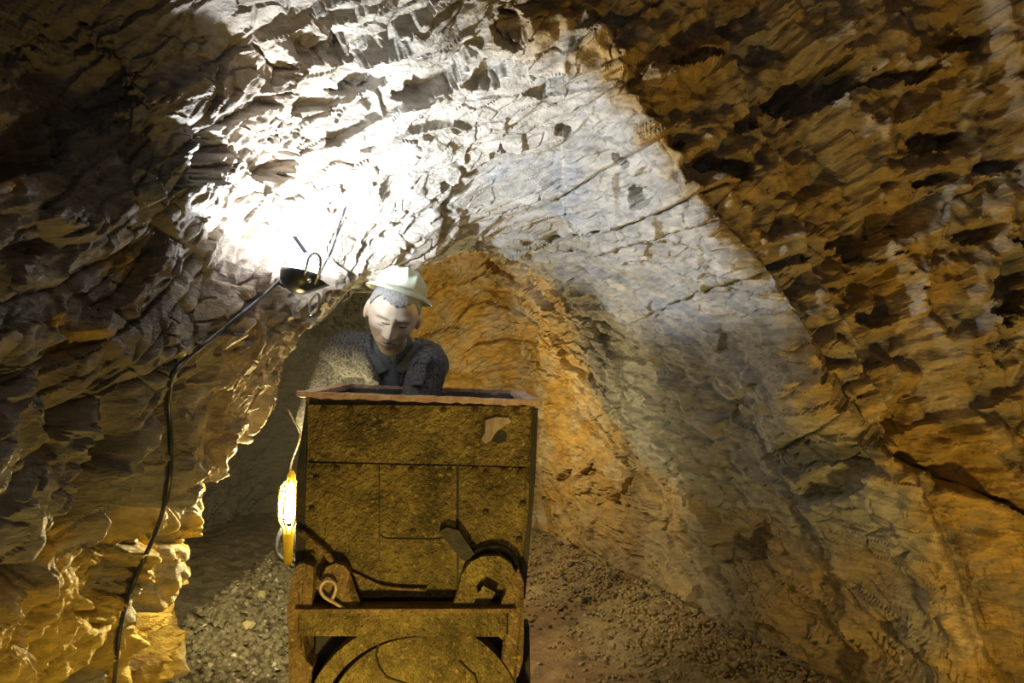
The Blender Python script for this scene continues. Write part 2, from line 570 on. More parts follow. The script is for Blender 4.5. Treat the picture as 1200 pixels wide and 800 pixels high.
def crack(pts, wpx, depth, step=0.0, reach=60):
    """a groove along a line; with step, the ground on the left-hand side of its direction stands proud"""
    global dpl
    best, sgn = np.full(len(p), 1e6), np.zeros(len(p))
    for (ax_, ay_), (bx_, by_) in zip(pts, pts[1:]):
        ex, ey = bx_ - ax_, by_ - ay_
        t_ = np.clip(((UJ - ax_) * ex + (VJ - ay_) * ey) / (ex * ex + ey * ey), 0, 1)
        dd = np.hypot(UJ - ax_ - t_ * ex, VJ - ay_ - t_ * ey)
        m_ = dd < best
        best = np.where(m_, dd, best)
        sgn = np.where(m_, np.sign(ey * (UJ - ax_) - ex * (VJ - ay_)), sgn)
    dpl = dpl - seen * depth * np.exp(-(best / wpx) ** 2)
    if step:
        dpl = dpl + seen * step * (sgn > 0) * np.exp(-(best / reach) ** 2)


def hollow(u, v, ru, rv, ang, depth, sharp=.75):
    global dpl
    a_ = math.radians(ang)
    du, dv = UJ - u, VJ - v
    e = ((du * math.cos(a_) + dv * math.sin(a_)) / ru) ** 2 + ((-du * math.sin(a_) + dv * math.cos(a_)) / rv) ** 2
    dpl = dpl - seen * depth * sstep(1.0, sharp, np.sqrt(e) * (1 + .35 * n_edge))


n_edge = fbm(np.stack([U / 18, V_ / 12, y * 0], 1), 3)
crack([(385, 352), (430, 330), (480, 300), (505, 283), (522, 240), (532, 212)], 3.0, .03, .03)
crack([(470, 305), (540, 264), (600, 250), (640, 235), (700, 205), (790, 150)], 2.2, .02, .022)
crack([(600, 305), (640, 292), (672, 272), (727, 264), (805, 232), (850, 215)], 2.6, .03, .04, 30)
crack([(655, 250), (700, 240), (727, 262)], 1.8, .015, -.01, 25)
crack([(560, 170), (620, 150), (690, 120), (740, 90)], 1.8, .012, .015)
crack([(800, 240), (820, 300), (850, 350)], 2.0, .015)
crack([(700, 300), (760, 280), (830, 262)], 2.0, .02, .02, 30)
crack([(760, 370), (820, 340), (880, 330)], 2.0, .02, .02, 30)
for h_ in ((662, 152, 11, 7, 10, .06), (730, 186, 5, 15, -25, .06), (753, 228, 14, 11, 10, .07), (590, 178, 4, 9, -20, .05),
           (520, 215, 8, 6, 0, .05), (510, 92, 52, 18, -28, .10), (600, 32, 20, 24, 20, .09), (575, 85, 34, 14, -30, .08),
           (440, 55, 46, 13, -25, .09), (372, 60, 40, 26, 25, .11), (262, 182, 26, 40, 10, .12), (338, 192, 26, 22, 0, .08),
           (430, 100, 36, 10, -25, .07), (470, 20, 50, 10, -20, .07), (300, 130, 60, 14, -20, .08), (800, 165, 12, 5, -30, .05),
           (640, 95, 30, 8, -30, .05), (395, 10, 40, 9, -20, .06), (690, 270, 26, 5, -14, .05), (655, 286, 20, 6, -30, .05)):
    hollow(*h_)
for h_ in ((965, 95, 58, 26, -14, .20), (1060, 85, 46, 12, -8, .10), (868, 192, 24, 17, -12, .12), (835, 185, 16, 12, 0, .08),
           (1032, 262, 30, 34, 40, .10), (1050, 340, 34, 40, 20, .08), (1105, 160, 34, 15, -14, .11), (1140, 45, 34, 11, -14, .10),
           (890, 135, 26, 10, -12, .08), (1190, 335, 26, 46, 10, .12), (1100, 205, 26, 9, -12, .09), (1150, 270, 30, 10, -12, .08),
           (820, 60, 40, 9, -15, .06), (940, 300, 40, 7, -15, .05), (1180, 190, 30, 9, -12, .08)):
    hollow(*h_)
crack([(1230, 620), (1180, 590), (1110, 560), (1060, 545), (1010, 506), (975, 440)], 4, .03, .10, 70)
crack([(770, 420), (790, 500), (805, 560), (822, 640)], 4, .02, .035, 40)
crack([(862, 470), (930, 560), (962, 640), (985, 720)], 4, .025, .045, 45)
crack([(700, 395), (735, 450), (765, 540), (790, 620)], 4, .02, .03, 40)
crack([(640, 520), (690, 560), (700, 545)], 3, .03)
crack([(920, 520), (1000, 470), (1010, 500)], 3, .02, .03, 40)
for h_ in ((690, 555, 12, 7, -30, .06), (665, 560, 10, 6, -40, .05), (985, 560, 40, 22, -30, .08), (880, 640, 14, 24, 10, .05)):
    hollow(*h_)
for h_ in ((90, 85, 80, 60, 30, .07, .3), (28, 172, 62, 36, -10, .10, .4), (60, 285, 50, 14, -25, .06, .5), (90, 545, 50, 20, -50, .05, .4),
           (150, 690, 22, 60, 28, .12, .4), (75, 720, 16, 60, 30, .10, .4), (205, 720, 12, 60, 20, .10, .4), (190, 640, 50, 12, -15, .08, .4)):
    hollow(*h_)
crack([(250, 560), (190, 600), (120, 650), (60, 760)], 9, .05, -.04, 60)
crack([(180, 480), (110, 560), (40, 640), (0, 690)], 8, .04, -.03, 60)
crack([(0, 360), (90, 330), (180, 270), (230, 200)], 5, .02, .02, 60)
crack([(0, 480), (80, 420), (170, 380), (260, 300)], 5, .02, -.015, 50)
crack([(20, 560), (120, 470), (200, 420)], 6, .03, .03, 50)
# rounded bosses on the lower left wall
left = sstep(-.6, -.8, x) * sstep(3.0, 2.6, y)
sh = np.stack([x * 2, (y - .55 * z) * 4.2, (z + .5 * y) * 1.5], 1)
boss = np.abs(perlin(sh + 7))
low = left * sstep(1.5, .9, z)
dpl += low * (.07 * perlin(sh * 1.7 + 3) + .035 * fbm(p * 11 + 8, 3))
dpl = dpl * (1 - .15 * low) - 0.26 * low * (sstep(.30, 0, boss)) ** 1.3
dpl *= sstep(-1.4, -.5, y) * (1 - .5 * sstep(5.9, 6.2, y))
p2 = p + nr * dpl[:, None]

# mineral colours, some with light and shade painted in
GREY, PALE, BLUE = np.array([.30, .285, .26]), np.array([.52, .495, .45]), np.array([.23, .26, .34])
OCHRE, BROWN, GOLD = np.array([.36, .225, .055]), np.array([.16, .132, .105]), np.array([.50, .36, .08])
n1 = fbm(p * 1.6 + 60, 4)
n2 = fbm(p * 5.0 + 80, 4)
n3 = fbm(bed * np.array([3, 3, 12.0]) + 90, 4)


def mixc(c, d, f):
    f = np.clip(f, 0, 1)[:, None]
    return c * (1 - f) + d * f


rel = dpl - blur(dpl.reshape(NT, NS)[..., None], 60)[..., 0].ravel()
raised = sstep(-.012, .02, rel + .010 * n2)  # follows the relief: high on raised rock, low in hollows
colr = np.tile(GREY, (len(p), 1))
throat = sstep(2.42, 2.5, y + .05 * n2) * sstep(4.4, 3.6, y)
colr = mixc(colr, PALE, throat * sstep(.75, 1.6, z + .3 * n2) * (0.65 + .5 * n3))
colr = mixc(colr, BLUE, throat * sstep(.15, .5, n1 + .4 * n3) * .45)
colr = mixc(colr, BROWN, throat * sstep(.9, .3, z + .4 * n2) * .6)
frontf = sstep(2.62, 2.44, y + .04 * n2) * sstep(-.35, .2, x)
colr = mixc(colr, mixc(np.tile(OCHRE, (len(p), 1)), BROWN * .9, .5 + .9 * n2 - .6 * raised), frontf * .95)
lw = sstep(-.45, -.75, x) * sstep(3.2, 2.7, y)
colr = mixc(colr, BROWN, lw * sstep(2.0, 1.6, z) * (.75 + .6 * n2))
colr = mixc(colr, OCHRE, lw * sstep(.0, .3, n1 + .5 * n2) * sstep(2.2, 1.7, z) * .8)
colr = mixc(colr, GOLD, lw * sstep(1.05, .7, z + .25 * n1) * np.clip(.12 + raised, 0, 1) * sstep(-.45, 0, n2 + .4 * n1) * .95)
bounce_tan = sstep(-.45, -.7, x) * sstep(1.9, 2.3, y + .2 * n1) * sstep(3.3, 2.9, y) * sstep(.85, 1.15, z + .2 * n2)  # tan stands for white bounce light on the wall below the floodlight
colr = mixc(colr, np.array([.36, .30, .235]), bounce_tan * .75)
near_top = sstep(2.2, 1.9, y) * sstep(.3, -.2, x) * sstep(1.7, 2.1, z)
colr = mixc(colr, np.array([.15, .128, .11]), near_top * .85)  # darker grey: the shade of this roof corner put into its colour
ch = sstep(3.9, 4.5, y + .3 * n2 + .25 * np.clip(1.6 - z, -1, 1)) * sstep(-1.2, -.6, x)
colr = mixc(colr, mixc(np.tile(OCHRE * 1.15, (len(p), 1)), np.array([.42, .33, .2]), .4 + 1.2 * n2), ch)
slate = sstep(.35, .6, x) * sstep(2.5, 2.65, y) * sstep(4.6, 3.9, y + .4 * n1) * sstep(.45, .8, z + .2 * n2) * sstep(1.75, 1.45, z + .2 * n1)
colr = mixc(colr, np.array([.225, .22, .215]) , slate * .75)
rl = sstep(.3, .7, x) * sstep(2.5, 2.8, y) * sstep(.95, .55, z + .25 * n2)
colr = mixc(colr, mixc(np.tile(BROWN * 1.15, (len(p), 1)), OCHRE, .4 + n1), rl * .8)
vein = sstep(.035, 0.0, np.abs(perlin(p * np.array([2.2, 2.2, 1.2]) + 22) + .05 * n2)) * sstep(0, .3, n1)
colr = mixc(colr, PALE * 1.1, vein * .6)
colr = mixc(colr, np.array([.46, .37, .27]), facet * (.75 + .3 * n2) * sstep(-.5, .1, n1 + n2))  # pale joint rock, and white bounce light painted on the step sides
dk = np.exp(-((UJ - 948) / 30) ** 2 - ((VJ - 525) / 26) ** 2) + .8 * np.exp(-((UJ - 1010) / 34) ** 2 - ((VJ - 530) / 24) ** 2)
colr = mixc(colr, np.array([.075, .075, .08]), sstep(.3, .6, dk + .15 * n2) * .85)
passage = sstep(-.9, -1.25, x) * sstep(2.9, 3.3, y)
colr = mixc(colr, np.array([.085, .083, .08]), passage * .95)  # rock darkened to paint in the gloom and haze of the passage
colr = np.clip(colr, .02, .8)

grid = np.arange(NT * NS).reshape(NT, NS)


def grid_object(name, s0, s1, t0=0, t1=NT - 1):
    """one stretch of the rock as a mesh object"""
    idx = grid[t0:t1 + 1, s0:s1 + 1]
    V = p2[idx.ravel()].astype(np.float32)
    C = colr[idx.ravel()].astype(np.float32)
    nt_, ns_ = idx.shape
    g = np.arange(nt_ * ns_).reshape(nt_, ns_)
    Fc = np.stack([g[:-1, :-1], g[1:, :-1], g[1:, 1:], g[:-1, 1:]], -1).reshape(-1, 4)
    me = bpy.data.meshes.new(name)
    me.vertices.add(len(V))
    me.vertices.foreach_set('co', V.ravel())
    me.loops.add(Fc.size)
    me.loops.foreach_set('vertex_index', Fc.ravel().astype(np.int32))
    me.polygons.add(len(Fc))
    me.polygons.foreach_set('loop_start', np.arange(0, Fc.size, 4, dtype=np.int32))
    me.polygons.foreach_set('loop_total', np.full(len(Fc), 4, np.int32))
    me.update(calc_edges=True)
    a = me.color_attributes.new('mineral', 'FLOAT_COLOR', 'POINT')
    a.data.foreach_set('color', np.concatenate([C, np.ones((len(C), 1), np.float32)], 1).ravel())
    o = link_mesh(name, me, M_ROCK)
    o['kind'] = 'structure'
    me.shade_smooth()
    me.set_sharp_from_angle(angle=math.radians(30))
    return o


sL = int(np.searchsorted(S, 5.4))
sR = int(np.searchsorted(S, 8.5))
tB = int(np.searchsorted(T, 10.6))
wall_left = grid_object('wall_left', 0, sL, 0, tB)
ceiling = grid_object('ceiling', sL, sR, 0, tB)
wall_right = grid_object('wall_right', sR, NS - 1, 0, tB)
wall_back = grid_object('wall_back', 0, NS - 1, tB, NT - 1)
ROCKS = [wall_left, ceiling, wall_right, wall_back]
tag(wall_left, 'rough brown and ochre rock wall bulging out on the left')
tag(ceiling, 'pale layered slate roof lit white by the floodlight')
tag(wall_right, 'stepped ochre and grey rock wall leaning in on the right')
tag(wall_back, 'rock at the dark far end of the passage')

# ------------------------------------------------------------------ floor
fx = np.linspace(-2.7, 2.3, 250)
fy = np.concatenate([np.linspace(-1.5, 2.8, 60), np.linspace(2.82, 6.6, 260)])
FX, FY = np.meshgrid(fx, fy)
fp = np.stack([FX.ravel(), FY.ravel(), np.zeros(FX.size)], 1)
RB = (np.array([-2, 2.5, 2.8, 3.25, 3.9, 4.5, 5.1, 5.8, 6.6]), np.array([2.0, 1.6, 1.45, 1.25, 1.0, .76, .47, .16, -.1]))


def floor_z(P_):
    xb = np.interp(P_[:, 1], *RB)
    d = np.clip(xb - P_[:, 0], -.3, 3)
    zz = 0.17 * np.exp(-(d / .38) ** 2) + .02 * fbm(P_ * 2.2 + 5, 3)
    lb = np.clip(P_[:, 0] + 1.9, 0, 3)
    zz = zz + .10 * np.exp(-(lb / .5) ** 2)
    return zz


fz = floor_z(fp)
fp[:, 2] = fz
rough = fbm(fp * np.array([11, 11, 11]) + 2, 3)
xb = np.interp(fp[:, 1], *RB)
path = sstep(.45, .75, xb - fp[:, 0] + .25 * fbm(fp * 3, 2)) * sstep(-.75, -.5, fp[:, 0])
fp[:, 2] += (0.016 - .011 * path) * rough
fc = mixc(np.tile(np.array([.20, .155, .09]), (len(fp), 1)), np.array([.20, .12, .065]), path)
fc = mixc(fc, np.array([.10, .09, .07]), sstep(-.6, -.8, fp[:, 0]) * .9)
fc = fc * (1 + .35 * fbm(fp * 9 + 31, 3))[:, None]
me = bpy.data.meshes.new('floor')
ny_, nx_ = FX.shape
g = np.arange(nx_ * ny_).reshape(ny_, nx_)
Fc = np.stack([g[:-1, :-1], g[:-1, 1:], g[1:, 1:], g[1:, :-1]], -1).reshape(-1, 4)
me.from_pydata(fp.tolist(), [], Fc.tolist())
a = me.color_attributes.new('mineral', 'FLOAT_COLOR', 'POINT')
a.data.foreach_set('color', np.concatenate([np.clip(fc, .02, .8), np.ones((len(fc), 1))], 1).astype(np.float32).ravel())
floor = link_mesh('floor', me, M_ROCK, smooth=True)
tag(floor, 'trodden brown earth floor with loose stones along the walls', kind='structure')


# loose stones: the largest in view each their own, the rest joined
def stone_bm(seed, flat=0.6):
    r = random.Random(seed)
    bm = bmesh.new()
    bmesh.ops.create_icosphere(bm, subdivisions=1, radius=1)
    axes = [Vector((r.uniform(-1, 1), r.uniform(-1, 1), r.uniform(-1, 1))).normalized() for _ in range(5)]
    for v in bm.verts:
        for ax in axes:
            d = v.co.dot(ax)
            lim = 0.62
            if d > lim:
                v.co -= ax * (d - lim)
        v.co *= r.uniform(.85, 1.12)
    bmesh.ops.scale(bm, vec=(1, r.uniform(.65, .9), flat), verts=bm.verts)
    return bm


M_STONE = [noise_mat('stone_brown', (.15, .11, .06), (.27, .2, .11), 30, .5, 0, .5, 90, dist=.004),
           noise_mat('stone_grey', (.13, .12, .09), (.27, .245, .18), 30, .24, 0, .5, 90, dist=.004),
           noise_mat('stone_dark', (.05, .045, .04), (.12, .10, .08), 30, .5, 0, .5, 90, dist=.004)]
PALE_STONE = noise_mat('stone_pale_yellow', (.42, .38, .2), (.55, .5, .3), 30, .5, 0, .4, 90, dist=.004)
stone_me = []
for k in range(8):
    for mi in range(3):
        bm = stone_bm(k, (.62, .4, .3, .7)[k % 4])
        me = bpy.data.meshes.new('stone')
        bmesh.ops.recalc_face_normals(bm, faces=bm.faces)
        bm.to_mesh(me)
        bm.free()
        me.materials.append(M_STONE[mi])
        stone_me.append(me)


def rubble_spot(r):
    """a place where the floor is stony: along the right wall, or the slate chippings left of the cart"""
    if r.random() < .55:
        yy = r.uniform(3.0, 5.75)
        xb_ = float(np.interp(yy, *RB))
        return xb_ - abs(r.gauss(.12, .30)), yy, 0
    yy = r.uniform(3.1, 5.6)
    return r.uniform(-1.55, -.72), yy, 1


rr = random.Random(5)
spots, small = [], []
while len(spots) < 300 or len(small) < 8000:
    sx, sy, sd = rubble_spot(rr)
    if len(spots) < 300:
        spots.append((sx, sy, rr.uniform(.018, .040) * (1.25 if rr.random() < .12 else 1), sd))
    else:
        small.append((sx, sy, rr.uniform(.007, .019) * (1.7 if sd else 1), sd))
extra = [at(777, 703, 4.35), at(745, 660, 4.9), at(720, 690, 4.4), at(800, 705, 4.2), at(770, 665, 4.7), at(288, 742, 3.75), at(306, 708, 4.2)]
ez = floor_z(np.array([[e.x, e.y, 0] for e in extra]))
for i, e in enumerate(extra):
    spots[i] = (e.x, e.y, (.05, .05, .04, .07, .08, .05, .05)[i], 2 if i in (0, 5, 6) else 3)
zs = floor_z(np.array([[s[0], s[1], 0] for s in spots]))
pale_me = stone_me[0].copy()
pale_me.materials.clear()
pale_me.materials.append(PALE_STONE)
for (sx, sy, sr, sd), sz in zip(spots, zs):
    k = rr.randrange(8) * 3 + (rr.choice((0, 0, 1, 2)) if sd == 0 else rr.choice((1, 1, 2)))
    if sd == 3:
        k = rr.randrange(8) * 3 + 2
    o = bpy.data.objects.new('stone', pale_me if sd == 2 else stone_me[k])
    COL.objects.link(o)
    o.parent = floor
    o.location = (sx, sy, sz + sr * .25)
    o.scale = (sr,) * 3
    o.rotation_euler = (rr.uniform(-.5, .5), rr.uniform(-.5, .5), rr.uniform(0, 6.3))
zs = floor_z(np.array([[s[0], s[1], 0] for s in small]))
base = []
for k in range(8):
    bm = stone_bm(20 + k, (.6, .4, .3, .7)[k % 4])
    bm.verts.ensure_lookup_table()
    base.append((np.array([v.co[:] for v in bm.verts]), np.array([[v.index for v in f.verts] for f in bm.faces])))
    bm.free()
for side_, nm, mm in ((0, 'gravel_by_wall', M_STONE[0]), (1, 'slate_gravel', M_STONE[1])):
    VV, FF, off = [], [], 0
    for (sx, sy, sr, sd), sz in zip(small, zs):
        if sd != side_:
            continue
        V, Fq = base[rr.randrange(8)]
        R = np.array(Euler((rr.uniform(-.6, .6), rr.uniform(-.6, .6), rr.uniform(0, 6.3))).to_matrix())
        VV.append(V @ R.T * sr + np.array([sx, sy, sz + sr * .3]))
        FF.append(Fq + off)
        off += len(V)
    me = bpy.data.meshes.new('gravel')
    me.from_pydata(np.concatenate(VV).tolist(), [], np.concatenate(FF).tolist())
    o = link_mesh('gravel', me, mm, floor)
    tag(o, kind='stuff')

bpy.context.view_layer.update()


def on_rock(u, v, lift=0.008):
    """the point of the rock seen at pixel (u, v), lifted a little off it"""
    d = ray(u, v)
    best = None
    for o in ROCKS:
        ok, loc, no, _ = o.ray_cast(CAM, d)
        if ok and (best is None or (loc - CAM).length < (best - CAM).length):
            best = loc
    return best - d * lift


# ------------------------------------------------------------------ mine cart
YAW = math.radians(3.7)
fc0 = at(493, 468, 2.2)
cart = empty('mine_cart', (fc0.x, fc0.y, 0), YAW)
tag(cart, 'rusted riveted iron mine cart standing in the passage, one end facing the camera', 'mine cart')
RIMZ = fc0.z
PX = 2.2 / F_PX


def cl(u, v):
    """cart-local x, z on the front plane of the cart for a photo pixel"""
    d = ray(u, v)
    n = Vector((-math.sin(YAW), math.cos(YAW), 0))
    o = Vector((fc0.x, fc0.y, 0))
    t = (o - CAM).dot(n) / d.dot(n)
    q = CAM + d * t - o
    return (q.x * math.cos(YAW) + q.y * math.sin(YAW), q.z)


def poly_px(pts):
    return [cl(*q) for q in pts]


D = 0.775
HW = 0.335          # half width at the rim
HB = 0.318          # half width at the bottom
ZB = cl(480, 694)[1]


def plate(name, px, y0, y1, m, bevel=.0015, label=None, rep=None):
    bm = bmesh.new()
    add_prism(bm, poly_px(px), y0, y1)
    o = from_bm(name, bm, m, rep or cart)
    if label:
        o['label'] = label
    return o


# body: end wall, sides, back, floor
bm = bmesh.new()
add_prism(bm, [(-HW, RIMZ), (HW, RIMZ), (HB, ZB), (-HB, ZB)], 0.004, 0.014)
from_bm('end_wall', bm, M_DARK, cart)
for s in (-1, 1):
    bm = bmesh.new()
    vs_ = [bm.verts.new(q) for q in ((s * HW, .0, RIMZ), (s * HW, D, RIMZ), (s * HB, D, ZB), (s * HB, .0, ZB),
                                     (s * (HW - .01), .0, RIMZ), (s * (HW - .01), D, RIMZ), (s * (HB - .01), D, ZB), (s * (HB - .01), .0, ZB))]
    for q in ((0, 1, 2, 3), (7, 6, 5, 4), (0, 4, 5, 1), (3, 2, 6, 7), (0, 3, 7, 4), (1, 5, 6, 2)):
        bm.faces.new([vs_[k] for k in q])
    o = from_bm('side_wall', bm, M_IRON, cart)
    o.data.materials.append(M_INNER)
    o.data.polygons[1].material_index = 1
bm = bmesh.new()
add_prism(bm, [(-HW, RIMZ - .004), (HW, RIMZ - .004), (HB, ZB), (-HB, ZB)], D - .012, D)
back = from_bm('back_wall', bm, M_INNER, cart, False)
back['label'] = 'dull grey inner end wall'
bm = bmesh.new()
add_box(bm, (0, D - .016, RIMZ - .07), (.22, .006, .11))
for q in (-.09, .09):
    for zz in (-.04, -.09):
        add_lathe(bm, [(0, -.004), (.008, -.003), (.009, .002)], 10, Matrix.Translation((q, D - .02, RIMZ + zz)) @ Matrix.Rotation(math.pi / 2, 4, 'X'))
from_bm('patch_plate', bm, M_INNER, cart)
bm = bmesh.new()
add_box(bm, (0, D / 2, ZB + .006), (2 * HB - .02, D - .03, .012))
from_bm('cart_floor', bm, M_INNER, cart)


# rim of flat bar, ragged with rust
def rim_piece(a, b, wd, label=None):
    bm = bmesh.new()
    a, b = Vector(a), Vector(b)
    n = 40
    r = random.Random(int(a.x * 100 + b.y * 10))
    side = (b - a).normalized().cross(Vector((0, 0, 1)))
    rows = []
    for k in range(n + 1):
        c = a.lerp(b, k / n)
        j = [r.uniform(-.003, .003) for _ in range(4)]
        rows.append([bm.verts.new(c + side * (-wd / 2 + j[0]) + Vector((0, 0, -.010 + j[1]))),
                     bm.verts.new(c + side * (-wd / 2 + j[0]) + Vector((0, 0, .008 + j[2] * .5))),
                     bm.verts.new(c + side * (wd / 2 + j[3]) + Vector((0, 0, .008 + j[2] * .5))),
                     bm.verts.new(c + side * (wd / 2 + j[3]) + Vector((0, 0, -.010 + j[1])))])
    for A, B in zip(rows, rows[1:]):
        for k in range(4):
            bm.faces.new((A[k], A[(k + 1) % 4], B[(k + 1) % 4], B[k]))
    bm.faces.new(rows[0])
    bm.faces.new(rows[-1][::-1])
    return from_bm('rim', bm, M_RIM, cart)


rim_piece((-HW - .022, -.006, RIMZ + .004), (HW + .022, -.006, RIMZ + .004), .026)
rim_piece((-HW - .002, .004, RIMZ + .002), (-HW - .002, D, RIMZ + .002), .044)
rim_piece((HW + .002, .004, RIMZ + .002), (HW + .002, D, RIMZ + .002), .044)
rim_piece((-HW - .02, D, RIMZ), (HW + .02, D, RIMZ), .022)

# plates riveted on the end wall
plate('top_plate', [(361, 474), (627, 476), (624, 546.5), (361, 539.5)], -.007, .006, M_IRON)
plate('face_plate', [(360, 542), (444, 544), (445, 700), (354, 697)], -.002, .006, M_IRON)
plate('face_plate', [(445.4, 544), (535.2, 546), (534.4, 625), (508, 629.6), (452, 628.6), (445.4, 625)], -.004, .006, M_IRON)
plate('face_plate', [(445.4, 627.6), (452, 631), (508, 632), (535, 628), (535.6, 700), (445.4, 699)], .000, .006, M_IRON)
plate('face_plate', [(538, 546), (623, 548.4), (611, 700), (538, 700)], -.001, .006, M_IRON)
plate('edge_strip', [(349, 545), (359, 475), (361.5, 475), (355, 700), (346, 700)], -.010, .006, M_DARK, label='angle iron edge on the left, dark from painted shadow')
plate('edge_strip', [(623, 478), (630, 478), (627, 560), (615, 700), (607, 700), (619, 600)], -.012, .006, M_DARK, label='angle iron edge on the right, dark from painted shadow')  # dark iron paints in the shadow on both edge strips


def rivet(u, v, r=.0085):
    xx, zz = cl(u, v)
    return xx, zz, r


bm = bmesh.new()
add_lathe(bm, [(1, 0), (.96, .35), (.7, .7), (.35, .85), (0, .9)], 10, Matrix.Rotation(math.pi / 2, 4, 'X'))
rm = bpy.data.meshes.new('rivet')
bmesh.ops.recalc_face_normals(bm, faces=bm.faces)
bm.to_mesh(rm)
bm.free()
rm.materials.append(M_IRON_RED)
rm.shade_smooth()
for u, v in [(395, 549), (421, 545), (461, 546), (482, 550), (505, 547), (527, 551), (556, 549), (569, 554), (591, 551), (610, 552),
             (411, 474 + 4), (461, 480), (557, 480), (371, 560), (366, 596), (569, 600), (484, 622), (366, 648), (605, 480), (380, 479),
             (520, 480), (612, 590), (608, 632)]:
    xx, zz = cl(u, v)
    o = bpy.data.objects.new('rivet', rm)
    COL.objects.link(o)
    o.parent = cart
    yy = -.007 if v < 545 else -.003
    o.location = (xx, yy, zz)
    o.scale = (.0095,) * 3

# torn hole and bent flap near the top right; a dark sheet gives the shade inside
plate('hole_shade', [(577, 506), (588, 503), (594, 508), (592, 517), (583, 519), (574, 516)], -.0085, -.0065, M_DARK)
bm = bmesh.new()
P0 = [cl(*q) for q in ((569, 492), (580, 488), (596, 489), (599, 494), (588, 500), (581, 506), (575, 515), (568, 519), (564, 514), (568, 505))]
fr = [bm.verts.new((a, -.013 - .010 * (i in (6, 7, 8)), b)) for i, (a, b) in enumerate(P0)]
bk = [bm.verts.new((a, -.004, b)) for a, b in P0]
n = len(P0)
bmesh.ops.triangulate(bm, faces=[bm.faces.new(fr)])
for i in range(n):
    bm.faces.new((fr[i], bk[i], bk[(i + 1) % n], fr[(i + 1) % n]))
o = from_bm('torn_flap', bm, M_FLAP, cart)
o['label'] = 'pale torn metal flap'

plate('rail_bar', [(609, 738), (621, 736), (623, 830), (606, 830)], .02, .08, M_DARK)
# chassis end: posts, cross bar, arch ring and disc
YF = -.055
plate('post', [(349, 668), (352, 657), (361, 654), (372, 658), (370, 706), (357, 712), (356, 734), (357, 752), (363, 765), (371, 772), (366, 790), (366, 830), (344, 830), (343, 740), (341, 706)], YF, YF + .09, M_IRON_RED)
plate('post', [(586, 700), (600, 668), (606, 660), (612, 676), (612, 740), (611, 765), (606, 782), (600, 790), (600, 830), (580, 830), (583, 778), (587, 768), (592, 752), (589, 742), (578, 734), (590, 722)], YF, YF + .09, M_IRON_RED)
plate('cross_bar', [(356, 708), (592, 707), (592, 736), (356, 735)], YF - .012, YF + .05, M_IRON)
plate('cross_bar_edge', [(354, 704), (600, 703.5), (600, 708.5), (354, 709)], YF - .018, YF + .05, M_IRON_RED)
cx, cz = cl(486, 846)


def arc(cx, cz, r, a0, a1, n):
    return [(cx + r * math.cos(math.radians(a0 + (a1 - a0) * k / n)), cz + r * math.sin(math.radians(a0 + (a1 - a0) * k / n))) for k in range(n + 1)]


bm = bmesh.new()
ro, ri = 125 * PX, 107 * PX
oa, ia = arc(cx, cz, ro, 0, 180, 40), arc(cx, cz, ri, 0, 180, 40)
add_prism(bm, oa + ia[::-1], YF - .006, YF + .06)
from_bm('arch_ring', bm, M_IRON, cart)
bm = bmesh.new()
dsk = arc(cx + .01, cz, 104 * PX, 0, 360, 63)[:-1]
c0 = bm.verts.new((cx + .01, YF + .004, cz))
r1 = [bm.verts.new((a, YF + .010, b)) for a, b in dsk]
r2 = [bm.verts.new((a, YF + .05, b)) for a, b in dsk]
n = len(dsk)
for i in range(n):
    bm.faces.new((c0, r1[i], r1[(i + 1) % n]))
    bm.faces.new((r1[i], r2[i], r2[(i + 1) % n], r1[(i + 1) % n]))
bm.faces.new(r2)
from_bm('end_disc', bm, M_IRON, cart)
# cracks in the disc and face: dark tubes stand for the shade in them
for px, rd in (([(446, 747), (443, 760), (446, 772), (455, 785), (470, 790), (480, 793), (492, 797)], .0032),
               ([(538, 766), (546, 774), (556, 783), (561, 798)], .0025)):
    bm = bmesh.new()
    add_tube(bm, [(a, YF + .006, b) for a, b in poly_px(px)], rd, 6)
    from_bm('crack', bm, M_DARK, cart)
# gusset fillets in the upper corners
plate('corner_fillet', [(372, 733), (398, 733), (386, 745), (378, 758), (372, 768)], YF + .012, YF + .04, M_IRON) if False else None
# dark chassis beam seen through the gaps
bm = bmesh.new()
add_box(bm, (0, .06, cl(480, 760)[1] - .08), (.60, .03, .34))
from_bm('chassis_beam', bm, M_DARK, cart)
bm = bmesh.new()
for s in (-1, 1):
    add_box(bm, (s * .22, D / 2, .40), (.07, D - .1, .10), bevel=.006)
add_box(bm, (0, D - .02, .42), (.60, .04, .16), bevel=.006)
add_box(bm, (0, D / 2, .52), (.5, D - .1, .14), bevel=.006)
add_box(bm, (0, D / 2, .62), (.56, D - .04, .20), bevel=.006)
from_bm('chassis', bm, M_DARK, cart)
for yy in (.18, D - .18):
    bm = bmesh.new()
    add_tube(bm, [(-.31, yy, .17), (.31, yy, .17)], .022, 12)
    add_box(bm, (-.22, yy, .27), (.07, .10, .20), bevel=.005)
    add_box(bm, (.22, yy, .27), (.07, .10, .20), bevel=.005)
    ax = from_bm('axle', bm, M_DARK, cart)
    for s in (-1, 1):
        bm = bmesh.new()
        add_lathe(bm, [(0, -.03), (.05, -.03), (.05, -.012), (.12, -.012), (.13, -.03), (.15, -.03), (.152, .015), (.17, .02), (.172, .03), (.12, .03), (.05, .03), (0, .03)], 28,
                  Matrix.Translation((s * .29, yy, .172)) @ Matrix.Rotation(-s * math.pi / 2, 4, 'Y'))
        from_bm('wheel', bm, M_IRON_RED, cart)

# left coupling: rod, knob and teardrop ring; right horn
YH = -.028


def c3(u, v, yy=YH):
    a, b = cl(u, v)
    return (a, yy, b)


